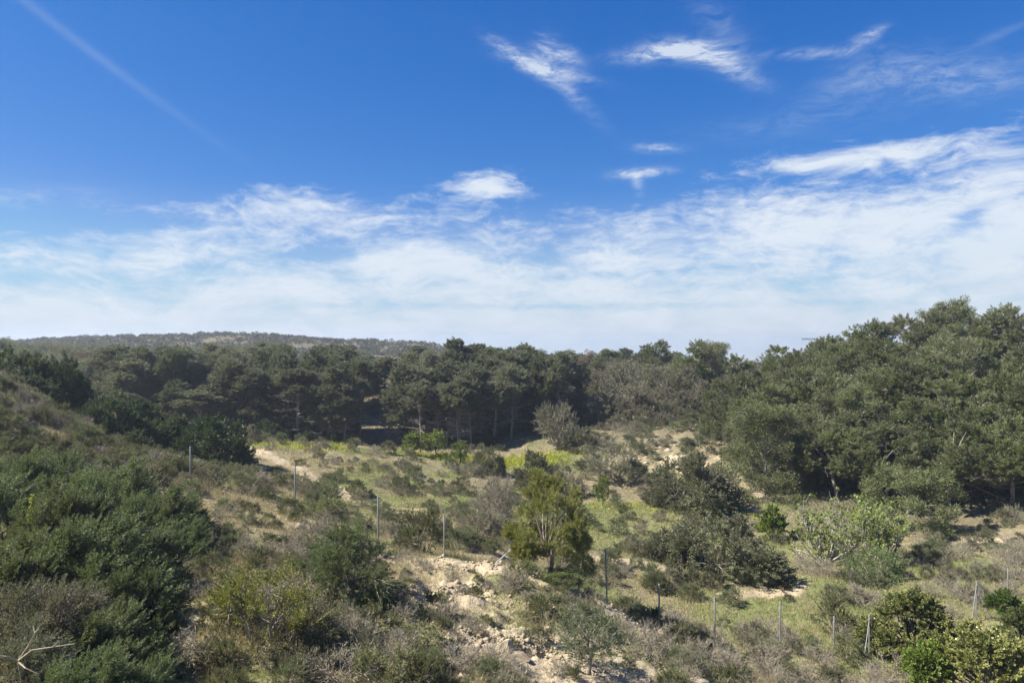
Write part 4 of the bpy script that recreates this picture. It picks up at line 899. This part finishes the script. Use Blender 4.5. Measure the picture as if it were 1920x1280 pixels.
def fence_post(u, d, h, label, braces=(), lean=0.0, group=None):
    x = UX(u, d); z = gz(x, d); r = bpy.data.objects.new('fence_post', None); COL.objects.link(r); r.location = (x, d, z); r.empty_display_size = .2
    obj('pole', mesh_of('pole', post_mesh(h, .032, lean), [M['steel']], True), r)
    obj('cap', mesh_of('cap', [(v+np.array([lean, 0, 0]), f, m) for v, f, m in cap(h, .032)], [M['steel']], True), r)
    for bx, by in braces:
        gb = gz(x+bx, d+by)-z-.1
        obj('brace', mesh_of('brace', tube(np.array([[0, 0, h*.88], [bx*.5, by*.5, (h*.88+gb)*.5], [bx, by, gb]]), np.array([.024, .024, .024]), 8), [M['steel']], True), r)
        if bx == braces[0][0]: obj('collar', mesh_of('collar', collar(h*.88, .045), [M['steel']], True), r)
    return tag(r, label, 'fence post', group)
def post_at(u, top, d, label, **k):
    x = UX(u, d); h = zp(top, d)+CZ-gz(x, d); return fence_post(u, d, max(1.2, h), label, **k)
post_at(357, 838, 34, 'leftmost steel fence post, rising from grey-green scrub')
post_at(553, 870, 33, 'steel fence post just in front of the bend of the pale path')
post_at(709, 932, 32, 'steel fence post above the green broom bush, short of the path')
post_at(833, 965, 30, 'steel fence post at the left end of the pale bare crest')
post_at(1138, 1030, 28, 'steel fence post right of the young pine', lean=-.05)
post_at(1236, 1095, 28, 'short steel fence post in scrub, first right of the gully')
post_at(1340, 1120, 28.5, 'steel fence post standing among dry shrubs, below the broadest dark bush')
post_at(1463, 1129, 30, 'steel fence post midway along the lower fence among dry shrubs')
post_at(1564, 1156, 30.5, 'steel fence post just left of the braced one')
post_at(1630, 1153, 30, 'braced steel fence post left of the pale citrus tree', braces=[(-.55, -.6), (.5, .2)])
post_at(1831, 1090, 34.5, 'tall braced corner post with two slanting stays', braces=[(-.5, -.4), (.55, -.3)])
post_at(1890, 1066, 37, 'single thin fence post near the right edge')
post_at(1731, 1110, 31, 'rusty fence stake half hidden behind the pale citrus tree')
def leaning():
    u, d = 927, 28.6; x = UX(u, d); z = gz(x, d); r = bpy.data.objects.new('fence_post', None); COL.objects.link(r); r.location = (x, d, z)
    obj('pole', mesh_of('pole', tube(np.array([[-.12, 0, -.1], [.5, .1, .42], [1.05, .2, .92]]), np.array([.03, .03, .03]), 9), [M['steel']], True), r)
    obj('cap', mesh_of('cap', tube(np.array([[1.04, .2, .91], [1.08, .21, .945]]), np.array([.038, .036]), 9), [M['steel']], True), r)
    tag(r, 'fallen fence post leaning hard to the right beside the young pine', 'fence post')
leaning()
def stake():
    u, d = 1293, 27; x = UX(u, d); me = mesh_of('stake', tube(np.array([[0, 0, -.2], [.01, 0, .4], [.0, 0, .62]]), np.array([.05, .045, .035]), 7), [M['darkbark']], True)
    o = obj('wooden_stake', me); o.location = (x, d, gz(x, d)); tag(o, 'short brown wooden stake in the scrub left of the lower fence', 'stake')
stake()

# --- far things on the skyline behind the pines
def box(cx, cy, cz, sx, sy, sz, mi=0):
    v = np.array([[a, b, c] for a in (-.5, .5) for b in (-.5, .5) for c in (-.5, .5)])*np.array([sx, sy, sz])+np.array([cx, cy, cz])
    return v, np.array([[0, 1, 3, 2], [4, 6, 7, 5], [0, 4, 5, 1], [2, 3, 7, 6], [0, 2, 6, 4], [1, 5, 7, 3]]), mi
def far_crane():
    d2 = 430; xc = UX(1560, d2); zb = gz(xc, d2); zj = zp(635.3, d2)+CZ-zb; xl = UX(1503, d2)-xc
    c = bpy.data.objects.new('tower_crane', None); COL.objects.link(c); c.location = (xc, d2, zb)
    def lat(a, b, w, n, nm):
        a, b = np.array(a, float), np.array(b, float); t = unit(b-a); s1 = np.array([0, 1., 0]); s2 = np.cross(t, s1); A, B = [], []
        for i, j in ((1, 1), (1, -1), (-1, -1), (-1, 1)):
            o = (s1*i+s2*j)*w/2; A.append(a+o); B.append(b+o)
            o2 = (s1*(-j)+s2*i)*w/2
            for k in range(n): A.append(a+(b-a)*k/n+o); B.append(a+(b-a)*(k+1)/n+o2)
        obj(nm, mesh_of(nm, [sticks(np.array(A), np.array(B), .10, .10, 4)], [M['steel']]), c)
    lat((0, 0, 0), (0, 0, zj), .9, 9, 'mast'); lat((xl, 0, zj), (6, 0, zj-.15), .7, 14, 'jib')
    obj('counterweight', mesh_of('counterweight', [box(5.4, 0, zj-.9, 1.2, 1, 1.2)], [M['steel']]), c)
    tag(c, 'grey crane jib poking out level with the skyline left of the tall pines', 'crane')
far_crane()

# ------------------------------------------------------------------ ground cover nobody could count
def tufts(name, n, ulo, uhi, dlo, dhi, mat, hgt, wid, nb, dens, seed, up=.9):
    rng = np.random.default_rng(seed); d = np.exp(rng.uniform(math.log(dlo), math.log(dhi), n)); u = rng.uniform(ulo, uhi, n); x = UX(u, d)
    k = rng.random(n) < dens(x, d); x, d = x[k], d[k]; z = ground_raw(x, d)
    C = np.repeat(np.stack([x, d, z-.02], 1), nb, 0); dd = np.repeat(d, nb); s = np.clip(dd/35, .55, 1.8)
    C[:, :2] += rng.normal(size=(len(C), 2))*.07*s[:, None]
    D = unit(rng.normal(size=C.shape)*.55+np.array([0, 0, up])); D[:, 2] = np.abs(D[:, 2])
    pat = np.repeat(np.clip(.75+.9*fbm(x/2.2, d/2.2, seed, 2), .35, 1.4), nb)
    me = mesh_of(name, [needles(rng, C, D, hgt*pat*rng.uniform(.5, 1.3, len(C)), wid*s*rng.uniform(.7, 1.3, len(C)))], [M[mat]])
    struct(name, me, 'stuff')
nolit = lambda x, y: 1-litter_shade_mask(x, y)
gr = lambda x, y: np.clip(green_mask(x, y)*1.25-.12, 0, 1)*(1-.75*path_mask(x, y))*nolit(x, y)*(1-.85*bare_mask(x, y))
st_ = lambda x, y: np.clip(.7-.3*green_mask(x, y)+.6*fbm(x/2.5, y/2.5, 91, 3), 0, 1)*(1-.75*path_mask(x, y))*(nolit(x, y)*.9+.1)*np.clip(1-1.1*bare_mask(x, y), 0, 1)
tufts('grass', 150000, -60, 2000, 13, 92, 'grass', .22, .022, 5, gr, 401)
tufts('dry_grass', 210000, -60, 2000, 13, 92, 'straw', .34, .018, 5, st_, 402)
tufts('low_weeds', 100000, -60, 2000, 13, 90, 'herb', .15, .045, 6, lambda x, y: np.clip(green_mask(x, y)*1.1-.2, 0, 1)*(1-.75*path_mask(x, y))*nolit(x, y)*(1-.7*bare_mask(x, y)), 403, .6)
fl = lambda x, y: np.clip(1.3*ell(x, y, 985, 77.5, 4.4, 2.6)+1.0*ell(x, y, 890, 77, 4.0, 1.8)+.8*ell(x, y, 800, 77, 2.5, 1.2)+.5*ell(x, y, 560, 72, 5, 3.5)+.5*ell(x, y, 1240, 57, 5, 2.4)+.35*ell(x, y, 1390, 53, 2.0, 1.5)-.1, 0, 1)*(.55+.9*fbm(x/1.2, y/1.2, 95, 2))
tufts('yellow_flower_field', 90000, 430, 1500, 50, 84, 'flower', .5, .06, 5, fl, 404)
def pebbles():
    rng = np.random.default_rng(410); n = 40000; d = np.exp(rng.uniform(math.log(14), math.log(32), n)); u = rng.normal(920, 250, n); x = UX(u, d)
    k = rng.random(n) < (bare_mask(x, d)*.8+.05)*np.clip(.15+3.5*fbm(x/1.1, d/1.1, 77, 2), 0, 1); x, d = x[k], d[k]; z = ground_raw(x, d); n = len(x)
    base = np.array([[1, 0, 0], [-.5, .85, .1], [-.6, -.8, 0], [.1, .05, .8], [.1, .0, -.6]]); f = np.array([[0, 1, 3], [1, 2, 3], [2, 0, 3], [1, 0, 4], [2, 1, 4], [0, 2, 4]])
    s = .015+rng.exponential(.026, n); a = rng.uniform(0, 6.28, n); ca, sa = np.cos(a), np.sin(a)
    v = base[None]*rng.uniform(.6, 1.3, (n, 5, 1)); v = np.stack([v[..., 0]*ca[:, None]-v[..., 1]*sa[:, None], v[..., 0]*sa[:, None]+v[..., 1]*ca[:, None], v[..., 2]], -1)*s[:, None, None]
    v = v+np.stack([x, d, z+s*.2], 1)[:, None]
    struct('gravel', mesh_of('gravel', [(v.reshape(-1, 3), (f[None]+np.arange(n)[:, None, None]*5).reshape(-1, 3), 0)], [M['rock']]), 'stuff')
pebbles()
def far_scrub():
    """low scrub and far woodland over the distant hills: reads as one mass"""
    rng = np.random.default_rng(420); n = 15000; d = np.exp(rng.uniform(math.log(170), math.log(455), n)); u = rng.uniform(-150, 2050, n); x = UX(u, d)
    z = ground_raw(x, d); k = fbm(x/18, d/18, 97, 4) > -.24; x, d, z = x[k], d[k], z[k]; n = len(x)
    r = rng.uniform(.5, 1.9, n); m = 48; C = np.repeat(np.stack([x, d, z+r*.35], 1), m, 0); rr = np.repeat(r, m)[:, None]
    o = unit(rng.normal(size=C.shape)); o[:, 2] = np.abs(o[:, 2]); D = unit(o+rng.normal(size=C.shape)*.5)
    v, f, _ = leaves(rng, C+o*rr*rng.uniform(.5, 1, (len(C), 1))*np.array([1, 1, .8]), D, (rr[:, 0])*.55, rr[:, 0]*.32)
    struct('far_scrub', mesh_of('far_scrub', [(v, f, 0)], [M['farscrub']]), 'stuff')
far_scrub()
def litter_twigs():
    """low undergrowth on the floor of the woods"""
    rng = np.random.default_rng(430); n = 7000; d = np.exp(rng.uniform(math.log(54), math.log(150), n)); u = rng.uniform(-60, 2000, n); x = UX(u, d)
    k = rng.random(n) < litter_shade_mask(x, d)*.8; x, d = x[k], d[k]; z = ground_raw(x, d); n = len(x); m = 26
    C = np.repeat(np.stack([x, d, z+.1], 1), m, 0)+rng.normal(size=(n*m, 3))*np.array([.35, .35, .14]); D = unit(rng.normal(size=C.shape)+np.array([0, 0, .8]))
    v, f, _ = leaves(rng, C, D, .3*rng.uniform(.5, 1.3, len(C)), .05*rng.uniform(.6, 1.3, len(C)))
    struct('undergrowth', mesh_of('undergrowth', [(v, f, 0)], [M['wood']]), 'stuff')
litter_twigs()

# ------------------------------------------------------------------ the air
HAZE = 0.00042
def haze():
    m, T = new_mat('haze'); pv = T.new('ShaderNodeVolumePrincipled'); pv.inputs['Color'].default_value = (.72, .83, .98, 1); pv.inputs['Density'].default_value = HAZE; pv.inputs['Anisotropy'].default_value = .3
    o = T.new('ShaderNodeOutputMaterial'); T.l.new(pv.outputs[0], o.inputs['Volume'])
    v, f, mi = box(0, 780, 0, 9600, 1900, 56)
    h = struct('haze', mesh_of('haze', [(v, f, 0)], [m]), 'stuff')
if HAZE: haze()
bad = [l for l, v in LABELS.items() if len(v) > 1 and len({g or n for n, g in v}) > 1]
print('objects', len(bpy.data.objects), 'shared labels outside one group:', bad)
